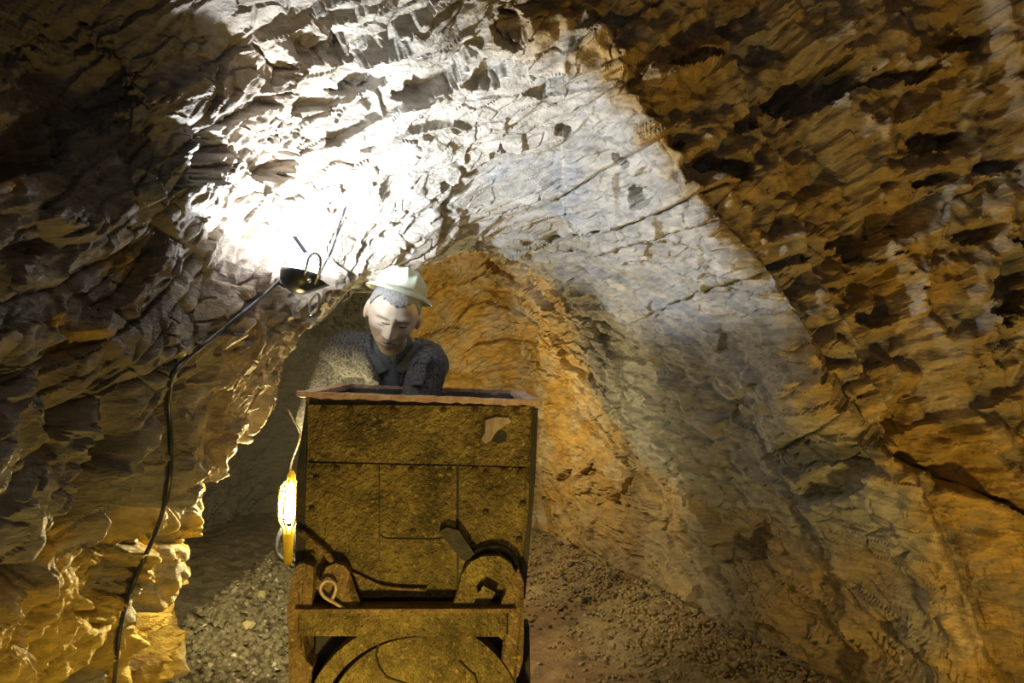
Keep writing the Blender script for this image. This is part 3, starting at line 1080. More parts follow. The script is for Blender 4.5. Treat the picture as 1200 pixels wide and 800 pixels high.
bm = bmesh.new()
add_tube(bm, [c3(354, 620), c3(370, 633), c3(385, 646), c3(394, 658)], .010, 10)
from_bm('coupling_rod', bm, M_IRON_RED, cart, True)
bm = bmesh.new()
add_prism(bm, poly_px([(381, 668), (386, 659), (396, 655), (407, 658), (413, 666), (412, 678), (408, 686), (412, 694), (424, 703), (428, 709), (405, 709), (392, 702), (384, 690), (380, 678)]), YH - .018, YH + .02)
from_bm('hook', bm, M_IRON_RED, cart)
bm = bmesh.new()
pts = spline([c3(408, 706, YH - .03), c3(397, 698, YH - .035), c3(385, 691, YH - .035), (c3(380, 681, YH - .035)), c3(386, 673, YH - .035), c3(395, 674, YH - .035), c3(398, 682, YH - .035), c3(394, 693, YH - .035)], 6)
add_tube(bm, pts, .0055, 8)
o = from_bm('coupling_ring', bm, M_FLAP, cart, True)
o['label'] = 'teardrop ring with a worn pale edge'
bm = bmesh.new()
add_tube(bm, spline([c3(410, 668, -.012), c3(425, 675, -.012), c3(445, 684, -.012), c3(468, 688, -.012), c3(500, 689, -.012)], 6), .005, 8)
from_bm('bent_bar', bm, M_IRON_RED, cart, True)
bm = bmesh.new()
add_prism(bm, poly_px([(515, 620), (524, 615), (538, 619), (556, 646), (552, 652), (541, 653)]), -.03, .0)
from_bm('stop_block', bm, M_DARK, cart)
bm = bmesh.new()
outer = [(529, 707), (537, 690), (541, 668), (551, 653), (566, 646), (584, 646), (598, 655), (606, 672), (609, 690), (610, 707)]
inner = [(596, 707), (594, 690), (588, 674), (578, 668), (566, 670), (558, 680), (560, 690), (553, 703), (546, 707)]
add_prism(bm, poly_px(outer + inner), YF + .004, YF + .05)
o = from_bm('horn', bm, M_IRON, cart)
o['label'] = 'curved iron horn at the right of the coupling'
bm = bmesh.new()
add_prism(bm, poly_px([(546, 707), (556, 697), (566, 682), (580, 690), (574, 701), (566, 707)]), YF + .02, YF + .045)
from_bm('horn_tongue', bm, M_IRON, cart)
bm = bmesh.new()
add_tube(bm, spline([c3(548, 652, -.014), c3(565, 642, -.014), c3(585, 640, -.014), c3(600, 650, -.014), c3(606, 668, -.014)], 5), .011, 8)
from_bm('brake_bar', bm, M_DARK, cart, True)

# ------------------------------------------------------------------ miner figure
M_SKIN = noise_mat('painted_skin', (.66, .56, .45), (.80, .69, .56), 30, .5, 0, .25, 90, dist=.002)
M_HAIR = noise_mat('grey_hair', (.26, .26, .27), (.52, .52, .53), 160, .8, 0, 1.0, 220, dist=.006)
M_HAT = noise_mat('pale_green_hat', (.36, .41, .34), (.50, .54, .46), 22, .4, 0, .15, 60, dist=.002)
M_JACKET = noise_mat('tweed_jacket', (.022, .024, .032), (.20, .205, .225), 110, .9, 0, .8, 160, dist=.006)
M_SHIRT = noise_mat('blue_grey_shirt', (.10, .125, .15), (.17, .20, .225), 20, .85, 0, .4, 120, dist=.004)
M_TROUSER = noise_mat('dark_trousers', (.03, .03, .035), (.06, .06, .065), 50, .9, 0, .4, 150, dist=.004)
M_BOOT = noise_mat('black_boots', (.02, .018, .016), (.05, .045, .04), 40, .5, 0, .3, 100, dist=.003)

HEAD_C = at(461, 368, 2.84)
HS = 1.24
HEAD_M = Matrix.Translation(HEAD_C) @ Matrix.Rotation(math.radians(11), 4, 'Y') @ Matrix.Rotation(math.radians(12), 4, 'Z') @ Matrix.Rotation(math.radians(27), 4, 'X') @ Matrix.Scale(HS, 4)
# head space: -y is the face, z up, x to the right of the picture


def gauss(dx, dz, sx, sz):
    return math.exp(-(dx / sx) ** 2 - (dz / sz) ** 2)


def head_pt(lon, lat, grow=0.0):
    """a point of the head for a direction (lon 0 = face)"""
    cx_, sx_ = math.cos(lat), math.sin(lat)
    dx, dy, dz = math.sin(lon) * cx_, -math.cos(lon) * cx_, sx_
    X, Y, Z = dx * .077, dy * .095, dz * .118
    if Z < 0:
        k = (-Z / .118)
        X *= 1 - .30 * k ** 1.3
        if dy < 0:
            Y *= 1 - .02 * k
        else:
            Y *= 1 - .45 * k
    else:
        X *= 1 + .03 * Z / .118
    if dy < 0:
        fr_ = min(1, (-dy) * 1.6)
        X *= 1
        ax_ = abs(X)
        q = 0.0
        # flatten the face
        q -= .010 * gauss(ax_ - .0, Z + .02, .06, .07) * 0
        # brow, sockets, lids
        q += .011 * gauss(ax_ - .030, Z - .027, .026, .009)
        q -= .021 * gauss(ax_ - .031, Z - .007, .018, .013)
        q += .011 * gauss(ax_ - .031, Z - .002, .013, .008)
        q -= .006 * gauss(ax_ - .031, Z + .0075, .013, .003)
        # nose
        if Z < .035:
            t = min(1, max(0, (.03 - Z) / .06))
            if Z > -.042:
                q += (.008 + .024 * t) * math.exp(-(X / (.0085 + .007 * t)) ** 2) * (1 if Z > -.030 else max(0, 1 - (-.030 - Z) / .012))
        q += .009 * gauss(ax_ - .014, Z + .030, .007, .008)
        # cheek bones and folds
        q += .009 * gauss(ax_ - .048, Z + .016, .018, .018)
        q -= .006 * gauss(ax_ - .030 - .25 * (-.05 - Z), Z + .052, .005, .02)
        q -= .007 * gauss(ax_ - .050, Z + .055, .016, .022)
        # mouth
        q += .008 * gauss(X, Z + .060, .030, .018)
        q += .004 * gauss(X, Z + .055, .020, .004)
        q += .006 * gauss(X, Z + .069, .018, .005)
        q -= .008 * gauss(X, Z + .0615, .026, .0028)
        q -= .005 * gauss(X, Z + .080, .022, .006)
        q += .013 * gauss(X, Z + .100, .024, .014)
        # temples
        q -= .004 * gauss(ax_ - .066, Z - .035, .012, .03)
        Y -= q * fr_
    v = Vector((X, Y, Z))
    if grow:
        v += Vector((dx, dy, dz)) * grow
    return v


def head_bm(bm, M):
    nlo, nla = 120, 96
    rows = []
    for j in range(1, nla):
        la = -math.pi / 2 + math.pi * j / nla
        rows.append([bm.verts.new(M @ head_pt(2 * math.pi * i / nlo, la)) for i in range(nlo)])
    for A, B in zip(rows, rows[1:]):
        for i in range(nlo):
            bm.faces.new((A[i], A[(i + 1) % nlo], B[(i + 1) % nlo], B[i]))
    b = bm.verts.new(M @ head_pt(0, -math.pi / 2))
    t = bm.verts.new(M @ head_pt(0, math.pi / 2))
    for i in range(nlo):
        bm.faces.new((b, rows[0][(i + 1) % nlo], rows[0][i]))
        bm.faces.new((t, rows[-1][i], rows[-1][(i + 1) % nlo]))
    for s in (-1, 1):       # ears
        r = bmesh.ops.create_uvsphere(bm, u_segments=16, v_segments=12, radius=1)
        for v in r['verts']:
            c = v.co.copy()
            v.co = Vector((c.x * .010, c.y * .019, c.z * .033))
            rr_ = (c.y ** 2 + c.z ** 2)
            if c.x * s > 0:
                v.co.x -= s * .006 * max(0, 1 - rr_ * 2.2)
        bmesh.ops.transform(bm, matrix=M @ Matrix.Translation((s * .079, .012, -.004)) @ Matrix.Rotation(s * .45, 4, 'Z') @ Matrix.Rotation(-.15, 4, 'X'), verts=r['verts'])


def add_limb(bm, pts, rads, n=16, sub=6, sx=None):
    """a closed tapering limb: rounded tube through pts with radii"""
    P_ = spline(pts, sub)
    R_ = []
    for i in range(len(rads) - 1):
        R_ += [rads[i] + (rads[i + 1] - rads[i]) * (k / sub) for k in range(sub)]
    R_.append(rads[-1])
    a, b = P_[0] - P_[1], P_[-1] - P_[-2]
    P_ = [P_[0] + a.normalized() * R_[0] * .7, P_[0] + a.normalized() * R_[0] * .45] + P_ + [P_[-1] + b.normalized() * R_[-1] * .45, P_[-1] + b.normalized() * R_[-1] * .7]
    R_ = [R_[0] * .45, R_[0] * .85] + R_ + [R_[-1] * .85, R_[-1] * .45]
    v0 = len(bm.verts)
    add_tube(bm, P_, R_, n)


def add_ball(bm, c, r):
    q = bmesh.ops.create_uvsphere(bm, u_segments=20, v_segments=14, radius=1)
    bmesh.ops.transform(bm, matrix=Matrix.Translation(c) @ Matrix.Diagonal((*r, 1)), verts=q['verts'])


def remesh(bm, name, voxel, smooth=2, extra=None):
    """weld everything in bm into one continuous skin"""
    me = bpy.data.meshes.new(name)
    bmesh.ops.recalc_face_normals(bm, faces=bm.faces)
    bm.to_mesh(me)
    bm.free()
    o = bpy.data.objects.new(name, me)
    COL.objects.link(o)
    md = o.modifiers.new('weld', 'REMESH')
    md.mode = 'VOXEL'
    md.voxel_size = voxel
    if smooth:
        ms = o.modifiers.new('soft', 'SMOOTH')
        ms.iterations = smooth
        ms.factor = .5
    dg = bpy.context.evaluated_depsgraph_get()
    out = bpy.data.meshes.new_from_object(o.evaluated_get(dg))
    out.name = name
    bpy.data.objects.remove(o)
    bpy.data.meshes.remove(me)
    return out


NECK_T = HEAD_M @ Vector((0, .03, -.07))
CHEST = Vector((-.50, 3.20, 1.22))
NECK = Vector((-.485, 3.06, 1.425))
PELV = Vector((-.50, 3.42, .92))
SHL, SHR = Vector((-.72, 3.17, 1.40)), Vector((-.355, 3.10, 1.378))       # picture left, picture right
ELL, WRL = Vector((-.82, 3.14, 1.12)), Vector((-.66, 3.13, .93))
ELR, WRR = Vector((-.315, 2.865, 1.378)), Vector((-.36, 2.74, 1.10))
HIPS = {-1: PELV + Vector((-.11, 0, -.02)), 1: PELV + Vector((.11, 0, -.02))}
KNEE = {-1: Vector((-.62, 3.36, .50)), 1: Vector((-.38, 3.38, .50))}
ANK = {-1: Vector((-.64, 3.46, .10)), 1: Vector((-.37, 3.48, .10))}


def torso(bm, g=0.0):
    add_limb(bm, [PELV, PELV.lerp(CHEST, .5), CHEST, CHEST.lerp(NECK, .6)], [.135 + g, .13 + g, .145 + g, .10 + g])
    add_ball(bm, PELV + Vector((0, 0, -.01)), (.175 + g, .125 + g, .13 + g))
    add_ball(bm, CHEST + Vector((-.02, -.01, .03)), (.185 + g, .13 + g, .15 + g))
    add_limb(bm, [SHL, NECK + Vector((-.03, .05, -.03)), SHR], [.068 + g, .078 + g, .062 + g])


def arms(bm, g=0.0, cut=0.0):
    add_limb(bm, [SHL, SHL.lerp(ELL, .5) + Vector((-.01, 0, 0)), ELL], [.066 + g, .056 + g, .046 + g])
    add_limb(bm, [ELL, ELL.lerp(WRL, .45), ELL.lerp(WRL, 1 - cut)], [.046 + g, .043 + g, .030 + g])
    add_limb(bm, [SHR, SHR.lerp(ELR, .5), ELR], [.060 + g, .050 + g, .042 + g])
    add_limb(bm, [ELR, ELR.lerp(WRR, .45), ELR.lerp(WRR, 1 - cut)], [.042 + g, .040 + g, .029 + g])


def hand(bm, wrist, dirv, palm_n, thumb_side):
    """palm, four bent fingers of unequal length and a thumb from the side of the palm"""
    d = dirv.normalized()
    n_ = (palm_n - d * palm_n.dot(d)).normalized()
    s = d.cross(n_) * thumb_side
    M = Matrix((s, d, n_)).transposed()
    q = bmesh.ops.create_uvsphere(bm, u_segments=16, v_segments=12, radius=1)
    bmesh.ops.transform(bm, matrix=Matrix.Translation(wrist + d * .05) @ M.to_4x4() @ Matrix.Diagonal((.042, .056, .018, 1)), verts=q['verts'])
    for k, (off, ln) in enumerate(((.030, .074), (.010, .083), (-.011, .077), (-.030, .062))):
        b0 = wrist + d * .088 + s * off
        b1 = b0 + d * ln * .45 + n_ * .004
        b2 = b1 + d * ln * .27 + n_ * ln * .20
        b3 = b2 + d * ln * .08 + n_ * ln * .26
        add_limb(bm, [b0, b1, b2, b3], [.0098, .009, .0082, .0068], 10, 4)
    t0 = wrist + d * .03 + s * .030
    add_limb(bm, [t0, t0 + d * .03 + s * .026 + n_ * .006, t0 + d * .058 + s * .036 + n_ * .014], [.013, .0105, .0085], 10, 4)


person = empty('person', (-.5, 3.45, 0))
tag(person, 'miner figure in a pale hard hat, tweed jacket and blue shirt leaning over the cart', 'person')
INV = Matrix.Translation((.5, -3.45, 0))


def to_person(me):
    me.transform(INV)
    return me


bm = bmesh.new()
head_bm(bm, HEAD_M)
add_limb(bm, [NECK + Vector((0, .05, -.05)), NECK.lerp(NECK_T, .5) + Vector((0, .02, 0)), NECK_T], [.068, .06, .058])
torso(bm)
arms(bm)
hand(bm, WRL, Vector((.25, -.05, -1)), Vector((.3, -1, 0)), 1)
hand(bm, WRR, Vector((-.1, -.25, -1)), Vector((-.4, -1, .2)), -1)
for s in (-1, 1):
    add_limb(bm, [HIPS[s], HIPS[s].lerp(KNEE[s], .5), KNEE[s]], [.092, .078, .056])
    add_limb(bm, [KNEE[s], KNEE[s].lerp(ANK[s], .35) + Vector((0, .015, 0)), ANK[s]], [.056, .056, .036])
    add_limb(bm, [ANK[s] + Vector((0, .03, -.04)), ANK[s] + Vector((0, -.06, -.055)), ANK[s] + Vector((0, -.15, -.07))], [.036, .034, .026])
body = link_mesh('body', to_person(remesh(bm, 'body', .0034, 1)), M_SKIN, person, True)


# jacket: a shell over torso and arms, opened in a V at the chest
def shell(name, bm, voxel, keep, m, thick, wrinkle=0.0):
    me = remesh(bm, name, voxel, 3)
    V = np.zeros(len(me.vertices) * 3, np.float32)
    me.vertices.foreach_get('co', V)
    V = V.reshape(-1, 3)
    N = np.zeros(len(me.vertices) * 3, np.float32)
    me.vertices.foreach_get('normal', N)
    N = N.reshape(-1, 3)
    if wrinkle:
        d = fbm(V * np.array([13, 13, 5.0]), 3) * wrinkle + np.abs(perlin(V * np.array([9, 9, 3.5]) + 4)) * wrinkle * 1.2
        V2 = V + N * d[:, None]
        me.vertices.foreach_set('co', V2.astype(np.float32).ravel())
    b = bmesh.new()
    b.from_mesh(me)
    b.verts.ensure_lookup_table()
    kill = [v for v in b.verts if not keep(v.co)]
    bmesh.ops.delete(b, geom=kill, context='VERTS')
    b.to_mesh(me)
    b.free()
    o = link_mesh(name, to_person(me), m, person, True)
    if thick:
        md = o.modifiers.new('cloth', 'SOLIDIFY')
        md.thickness = thick
        md.offset = 1
    return o


def pix(v):
    q = CAM_M.transposed() @ (v - CAM)
    return 600 + F_PX * q.x / -q.z, 400 - F_PX * q.y / -q.z


VA, VB, VC = Vector((-.545, 3.0, 1.47)), Vector((-.40, 3.0, 1.44)), Vector((-.455, 3.0, 1.27))


def in_vee(v, top_l, top_r, low):
    """front of the chest between two lapel lines (x, z)"""
    if v.y > CHEST.y - .02:
        return False
    if v.z < low[1]:
        return False
    t = (v.z - low[1]) / (top_l[1] - low[1])
    return low[0] + (top_l[0] - low[0]) * t < v.x < low[0] + (top_r[0] - low[0]) * t


def keep_jacket(v):
    if v.z < .80:
        return False
    if in_vee(v, (-.585, 1.50), (-.405, 1.50), (-.475, 1.20)):
        return False
    if (v - (NECK + Vector((0, .0, .035)))).length < .085 and v.z > NECK.z - .02:
        return False
    return True


def keep_shirt(v):
    if v.z < 1.0:
        return False
    if in_vee(v, (-.505, 1.46), (-.455, 1.46), (-.478, 1.375)):
        return False
    return v.z < 1.50


bm = bmesh.new()
torso(bm, .030)
arms(bm, .022, .08)
add_limb(bm, [PELV + Vector((0, 0, .1)), PELV + Vector((0, .0, -.05))], [.19, .20])
shell('jacket', bm, .007, keep_jacket, M_JACKET, .008, .007)
bm = bmesh.new()
torso(bm, .012)
add_limb(bm, [NECK + Vector((0, .03, -.06)), NECK + Vector((0, -.012, .035))], [.088, .074])
shell('shirt', bm, .006, keep_shirt, M_SHIRT, .004, .004)


# lapels and collars laid round the neck
def strip(name, pts, wid, m, thick=.007, up=None):
    bm = bmesh.new()
    rows = []
    for (p_, dirv, w_) in pts:
        p_, dirv = Vector(p_), Vector(dirv).normalized()
        rows.append((bm.verts.new(p_), bm.verts.new(p_ + dirv * w_ * .5 + Vector((0, -.006, 0))), bm.verts.new(p_ + dirv * w_)))
    for A, B in zip(rows, rows[1:]):
        for k in range(2):
            bm.faces.new((A[k], A[k + 1], B[k + 1], B[k]))
    o = from_bm(name, bm, m, None, True)
    md = o.modifiers.new('soft', 'SUBSURF')
    md.levels = md.render_levels = 2
    md = o.modifiers.new('cloth', 'SOLIDIFY')
    md.thickness = thick
    md.offset = 0
    o.data.transform(INV)
    o.parent = person
    return o


bpy.context.view_layer.update()


def laid(name, edge_a, edge_b, m, targets, lift, parent=person, nsub=6, thick=.005):
    """a flap of cloth lying on the clothes between two edges given by pixels"""
    def hit(u, v):
        d = ray(u, v)
        best = None
        for t_ in targets:
            inv = t_.matrix_world.inverted()
            ok, loc, no, _ = t_.ray_cast(inv @ CAM, d)
            if ok:
                loc = t_.matrix_world @ loc
                if best is None or (loc - CAM).length < (best - CAM).length:
                    best = loc
        return best if best is not None else at(u, v, 3.02)
    bm = bmesh.new()
    A = [hit(*q[:2]) for q in edge_a]
    B = [hit(*q[:2]) for q in edge_b]
    A, B = spline(A, nsub), spline(B, nsub)
    rows = []
    for a_, b_ in zip(A, B):
        row = []
        for k in range(5):
            t_ = k / 4
            c = a_.lerp(b_, t_)
            d = (c - CAM).normalized()
            row.append(bm.verts.new(c - d * (lift + .006 * math.sin(t_ * math.pi))))
        rows.append(row)
    for r0, r1 in zip(rows, rows[1:]):
        for k in range(4):
            bm.faces.new((r0[k], r0[k + 1], r1[k + 1], r1[k]))
    bm.transform(INV)
    o = from_bm(name, bm, m, parent, True)
    md = o.modifiers.new('cloth', 'SOLIDIFY')
    md.thickness = thick
    md.offset = 0
    return o


person.location = (-.5, 3.45, 0)
bpy.context.view_layer.update()
J, SH = bpy.data.objects['jacket'], bpy.data.objects['shirt']
laid('shirt_collar', [(433, 400), (438, 410), (446, 421), (456, 433)], [(424, 404), (428, 416), (435, 428), (444, 439)], M_SHIRT, [J, SH, body], .006)
laid('shirt_collar', [(487, 398), (481, 410), (472, 421), (463, 433)], [(495, 402), (492, 415), (485, 428), (474, 439)], M_SHIRT, [J, SH, body], .006)
laid('lapel', [(428, 398), (431, 412), (438, 427), (446, 446)], [(414, 396), (413, 412), (418, 428), (430, 446)], M_JACKET, [J, SH], .010)
laid('lapel', [(494, 396), (490, 414), (485, 432), (483, 452)], [(505, 402), (505, 418), (502, 434), (496, 452)], M_JACKET, [J, SH], .010)



def face_line(name, px, rad, m):
    bm = bmesh.new()
    inv = body.matrix_world.inverted()
    pts = []
    for u, v in px:
        d = ray(u, v)
        ok, loc, no, _ = body.ray_cast(inv @ CAM, d)
        pts.append((body.matrix_world @ loc) - d * rad * .3 if ok else at(u, v, HEAD_C.y - .1))
    pts = spline(pts, 4)
    n_ = len(pts) - 1
    add_tube(bm, pts, [rad * (.35 + .65 * math.sin(math.pi * (k + .5) / (n_ + 1))) for k in range(n_ + 1)], 6)
    bm.transform(INV)
    return from_bm(name, bm, m, person, True)


M_LASH = noise_mat('dark_lid_line', (.06, .05, .045), (.10, .085, .075), 80, .7, 0, .2, 160, dist=.002)
face_line('lid_line', [(447, 377.5), (452, 379.5), (457, 380)], .0028, M_LASH)
face_line('lid_line', [(467.5, 382.5), (472, 384), (477, 383.5)], .0028, M_LASH)
face_line('lip_line', [(448.5, 401.5), (456, 402), (464, 404)], .0024, M_LASH)
# trousers and boots
bm = bmesh.new()
add_ball(bm, PELV + Vector((0, 0, -.01)), (.190, .14, .145))
for s in (-1, 1):
    add_limb(bm, [HIPS[s], HIPS[s].lerp(KNEE[s], .5), KNEE[s]], [.107, .092, .072])
    add_limb(bm, [KNEE[s], KNEE[s].lerp(ANK[s], .4), ANK[s].lerp(KNEE[s], .08)], [.072, .068, .060])
shell('trousers', bm, .009, lambda v: v.z < 1.02, M_TROUSER, 0, .006)
for s in (-1, 1):
    bm = bmesh.new()
    A = ANK[s]
    add_limb(bm, [A + Vector((0, .03, .12)), A + Vector((0, .03, -.03))], [.052, .05])
    add_limb(bm, [A + Vector((0, .04, -.045)), A + Vector((0, -.07, -.05)), A + Vector((0, -.17, -.058))], [.05, .046, .038])
    add_box(bm, tuple(A + Vector((0, -.06, -.088))), (.085, .27, .022))
    me = to_person(remesh(bm, 'boot', .008, 2))
    link_mesh('boot', me, M_BOOT, person, True)

# hair: a cropped cap following the skull, ragged at the hairline
bm = bmesh.new()
nlo, nla = 96, 50
rows = []
for j in range(nla):
    la = math.radians(-25 + 110 * j / (nla - 1))
    rows.append([bm.verts.new(HEAD_M @ head_pt(2 * math.pi * i / nlo, la, .0055 + .0015 * math.sin(i * 7.3 + j * 3.1))) for i in range(nlo)])
for j in range(nla - 1):
    for i in range(nlo):
        lo = (2 * math.pi * (i + .5) / nlo + math.pi) % (2 * math.pi) - math.pi
        a = abs(math.degrees(lo))
        la = -25 + 110 * (j + .5) / (nla - 1)
        line = 36 + 1.0 * math.sin(i * 1.9) - 3 * math.cos(math.radians(a * 3)) if a < 58 else (36 - (a - 58) * 1.2 if a < 78 else (16 if a < 106 else -25))
        if la > line:
            bm.faces.new((rows[j][i], rows[j][(i + 1) % nlo], rows[j + 1][(i + 1) % nlo], rows[j + 1][i]))
bmesh.ops.delete(bm, geom=[v for v in bm.verts if not v.link_faces], context='VERTS')
bm.transform(INV)
hair = from_bm('hair', bm, M_HAIR, person, True)
md = hair.modifiers.new('thick', 'SOLIDIFY')
md.thickness = .005
md.offset = -1

# hard hat: ribbed dome and a brim wider at the front, tipped back on the head
HAT_M = HEAD_M @ Matrix.Translation((.004, .034, .066)) @ Matrix.Rotation(math.radians(-30), 4, 'X') @ Matrix.Rotation(math.radians(5), 4, 'Y')
bm = bmesh.new()
n = 72
rings = []
prof = []
for k in range(15):
    t = k / 14 * math.pi / 2
    prof.append((math.cos(t), math.sin(t)))
for r_, h_ in prof[:-1]:
    ring = []
    for i in range(n):
        a = 2 * math.pi * i / n
        X = .083 * r_ * math.cos(a)
        Y = .101 * r_ * math.sin(a)
        rib = .0045 * (math.exp(-(X / .007) ** 2) + math.exp(-((abs(X) - .034) / .006) ** 2)) * min(1, h_ * 1.6)
        Z = .074 * h_ ** .92
        v = Vector((X, Y, Z))
        v += Vector((X, Y, Z + .02)).normalized() * rib
        ring.append(bm.verts.new(v))
    rings.append(ring)
for A, B in zip(rings, rings[1:]):
    for i in range(n):
        bm.faces.new((A[i], A[(i + 1) % n], B[(i + 1) % n], B[i]))
bm.faces.new(rings[-1])
brim = []
for q, (gr, dz) in enumerate(((0, 0), (.009, -.001), (.018, -.005), (.023, -.010), (.0235, -.014))):
    ring = []
    for i in range(n):
        a = 2 * math.pi * i / n
        f = gr * (1 + .55 * max(0, -math.sin(a)) ** 2)
        ring.append(bm.verts.new(Vector(((.083 + f) * math.cos(a), (.101 + f) * math.sin(a), dz * (1 + .4 * max(0, -math.sin(a)))))))
    brim.append(ring)
for A, B in zip(brim, brim[1:]):
    for i in range(n):
        bm.faces.new((A[(i + 1) % n], A[i], B[i], B[(i + 1) % n]))
bmesh.ops.remove_doubles(bm, verts=bm.verts, dist=.0004)
bm.transform(INV @ HAT_M)
hat = from_bm('hard_hat', bm, M_HAT, person, True)
hat['label'] = 'pale green-white hard hat with ribbed dome'
md = hat.modifiers.new('thick', 'SOLIDIFY')
md.thickness = .004
md.offset = -1

# ------------------------------------------------------------------ white floodlight on the left wall
M_BLACK = noise_mat('black_plastic', (.012, .013, .018), (.03, .033, .042), 30, .35, 0, .15, 80, dist=.002)
M_STEEL = noise_mat('bright_steel', (.5, .5, .52), (.65, .65, .68), 30, .25, .9, .1, 80, dist=.001)
M_BLUE = noise_mat('blue_strap', (.03, .04, .16), (.06, .08, .26), 30, .5, 0, .2, 80, dist=.002)


def emit_mat(name, col, st):
    m = bpy.data.materials.new(name)
    m.use_nodes = True
    nt = m.node_tree
    nt.nodes.clear()
    e = nt.nodes.new('ShaderNodeEmission')
    e.inputs[0].default_value = (*col, 1)
    e.inputs[1].default_value = st
    o = nt.nodes.new('ShaderNodeOutputMaterial')
    nt.links.new(e.outputs[0], o.inputs[0])
    return m


FL = at(352, 322, 2.42)
AIM = Vector((.12, .085, .985)).normalized()
flood = empty('floodlight', FL)
tag(flood, 'small black floodlight glowing white, fixed high on the left rock wall beside the miner', 'lamp')
MR = AIM.to_track_quat('Z', 'Y').to_matrix().to_4x4()
bm = bmesh.new()
add_lathe(bm, [(0, -.062), (.022, -.060), (.044, -.048), (.060, -.026), (.066, 0), (.066, .010), (.060, .010), (.058, -.004), (0, -.006)], 28, MR)
from_bm('housing', bm, M_BLACK, flood, True)
bm = bmesh.new()
add_lathe(bm, [(.057, .006), (.052, .018), (.036, .032), (.016, .039), (0, .041)], 28, MR)
from_bm('lens', bm, emit_mat('led_lens', (.92, .97, 1.0), 200), flood, True)


def fl(u, v, Y=2.54):
    return at(u, v, Y - .14) - FL


bm = bmesh.new()
add_tube(bm, spline([fl(352, 334), fl(358, 318, 2.5), fl(362, 302, 2.5), fl(369, 297, 2.5), fl(375, 303, 2.5), fl(374, 318, 2.5), fl(369, 333, 2.52)], 6), .0055, 8)
from_bm('bracket', bm, M_STEEL, flood, True)
bm = bmesh.new()
add_lathe(bm, [(0, .006), (.006, .005), (.007, 0), (0, 0)], 12, Matrix.Translation(fl(363, 329, 2.485)) @ Matrix.Rotation(math.pi / 2, 4, 'X'))
from_bm('pivot_bolt', bm, M_STEEL, flood, True)
bm = bmesh.new()
add_prism(bm, [(fl(*q).x, fl(*q).z) for q in ((345, 334), (362, 342), (386, 334), (381, 330), (372, 326), (352, 322))], -.045, -.01)
from_bm('base_block', bm, M_BLACK, flood)
bm = bmesh.new()
c = fl(368, 356, 2.5)
pts = [c + Vector((math.cos(a) * .014 + math.sin(a) * .008, math.sin(a * 1) * .004, math.sin(a) * .033)) for a in [2 * math.pi * k / 20 for k in range(20)]]
add_tube(bm, pts, .0045, 8, closed=True)
from_bm('hanging_ring', bm, M_STEEL, flood, True)
bm = bmesh.new()
a, b = fl(345, 277, 2.52), fl(359, 297, 2.5)
add_box(bm, (a + b) / 2, (.016, .006, (b - a).length), (a - b).to_track_quat('Z', 'Y').to_matrix())
from_bm('strap', bm, M_BLUE, flood)
bm = bmesh.new()
add_tube(bm, [Vector((-.02, .0, -.045)), Vector((-.07, .05, -.03)), Vector((-.14, .14, .0))], .009, 8)
from_bm('wall_bracket', bm, M_BLACK, flood, True)
sp = bpy.data.lights.new('floodlight_beam', 'SPOT')
sp.energy = 50
sp.color = (.93, .97, 1.0)
sp.spot_size = math.radians(180)
sp.spot_blend = .10
sp.shadow_soft_size = .02
so = bpy.data.objects.new('floodlight_beam', sp)
COL.objects.link(so)
so.parent = flood
so.location = AIM * .066
so.rotation_euler = (-AIM).to_track_quat('Z', 'Y').to_euler()

# ------------------------------------------------------------------ warm caged lamp hanging beside the cart
M_YEL = noise_mat('yellow_plastic', (.55, .42, .03), (.7, .55, .05), 20, .35, 0, .1, 60, dist=.001)
HL = at(340, 590, 2.86)
hang = empty('hanging_lamp', HL)
hang.scale = (1.28,) * 3
tag(hang, 'glowing warm bulb in a yellow guard hanging at the left side of the cart', 'lamp')
bm = bmesh.new()
add_lathe(bm, [(0, -.058), (.010, -.055), (.017, -.040), (.019, 0), (.019, .035), (.014, .052), (0, .058)], 20)
from_bm('bulb', bm, emit_mat('warm_bulb', (1.0, .80, .36), 1200), hang, True)
bm = bmesh.new()
for k in range(6):
    a = 2 * math.pi * k / 6 + .3
    add_tube(bm, spline([(math.cos(a) * r_, math.sin(a) * r_, h_) for r_, h_ in ((.014, .070), (.030, .045), (.034, .0), (.030, -.045), (.014, -.075))], 4), .0028, 6)
for h_, r_ in ((.04, .0315), (-.04, .0315)):
    add_tube(bm, [(math.cos(a) * r_, math.sin(a) * r_, h_) for a in [2 * math.pi * k / 24 for k in range(24)]], .0028, 6, closed=True)
from_bm('guard', bm, M_YEL, hang, True)
bm = bmesh.new()
pr = [(.034, .05), (.036, .0), (.033, -.05), (.016, -.085), (.014, -.083), (.031, -.05), (.033, 0), (.031, .05)]
n = 9
rows = []
for r_, h_ in pr:
    rows.append([bm.verts.new((math.cos(math.radians(150 + 60 * k / n)) * r_, math.sin(math.radians(150 + 60 * k / n)) * r_, h_)) for k in range(n + 1)])
for A, B in zip(rows, rows[1:] + rows[:1]):
    for k in range(n):
        bm.faces.new((A[k], A[k + 1], B[k + 1], B[k]))
from_bm('reflector', bm, M_YEL, hang, True)
bm = bmesh.new()
add_tube(bm, [(0, 0, -.072), (0, 0, -.09), (.001, 0, -.13), (.002, 0, -.175), (.002, 0, -.185)], [.016, .017, .014, .012, .006], 12)
o = from_bm('handle', bm, M_YEL, hang, True)
bm = bmesh.new()
add_tube(bm, [(0, 0, .062), (0, 0, .085), (0, 0, .10)], [.014, .012, .005], 12)
from_bm('cap', bm, M_YEL, hang, True)

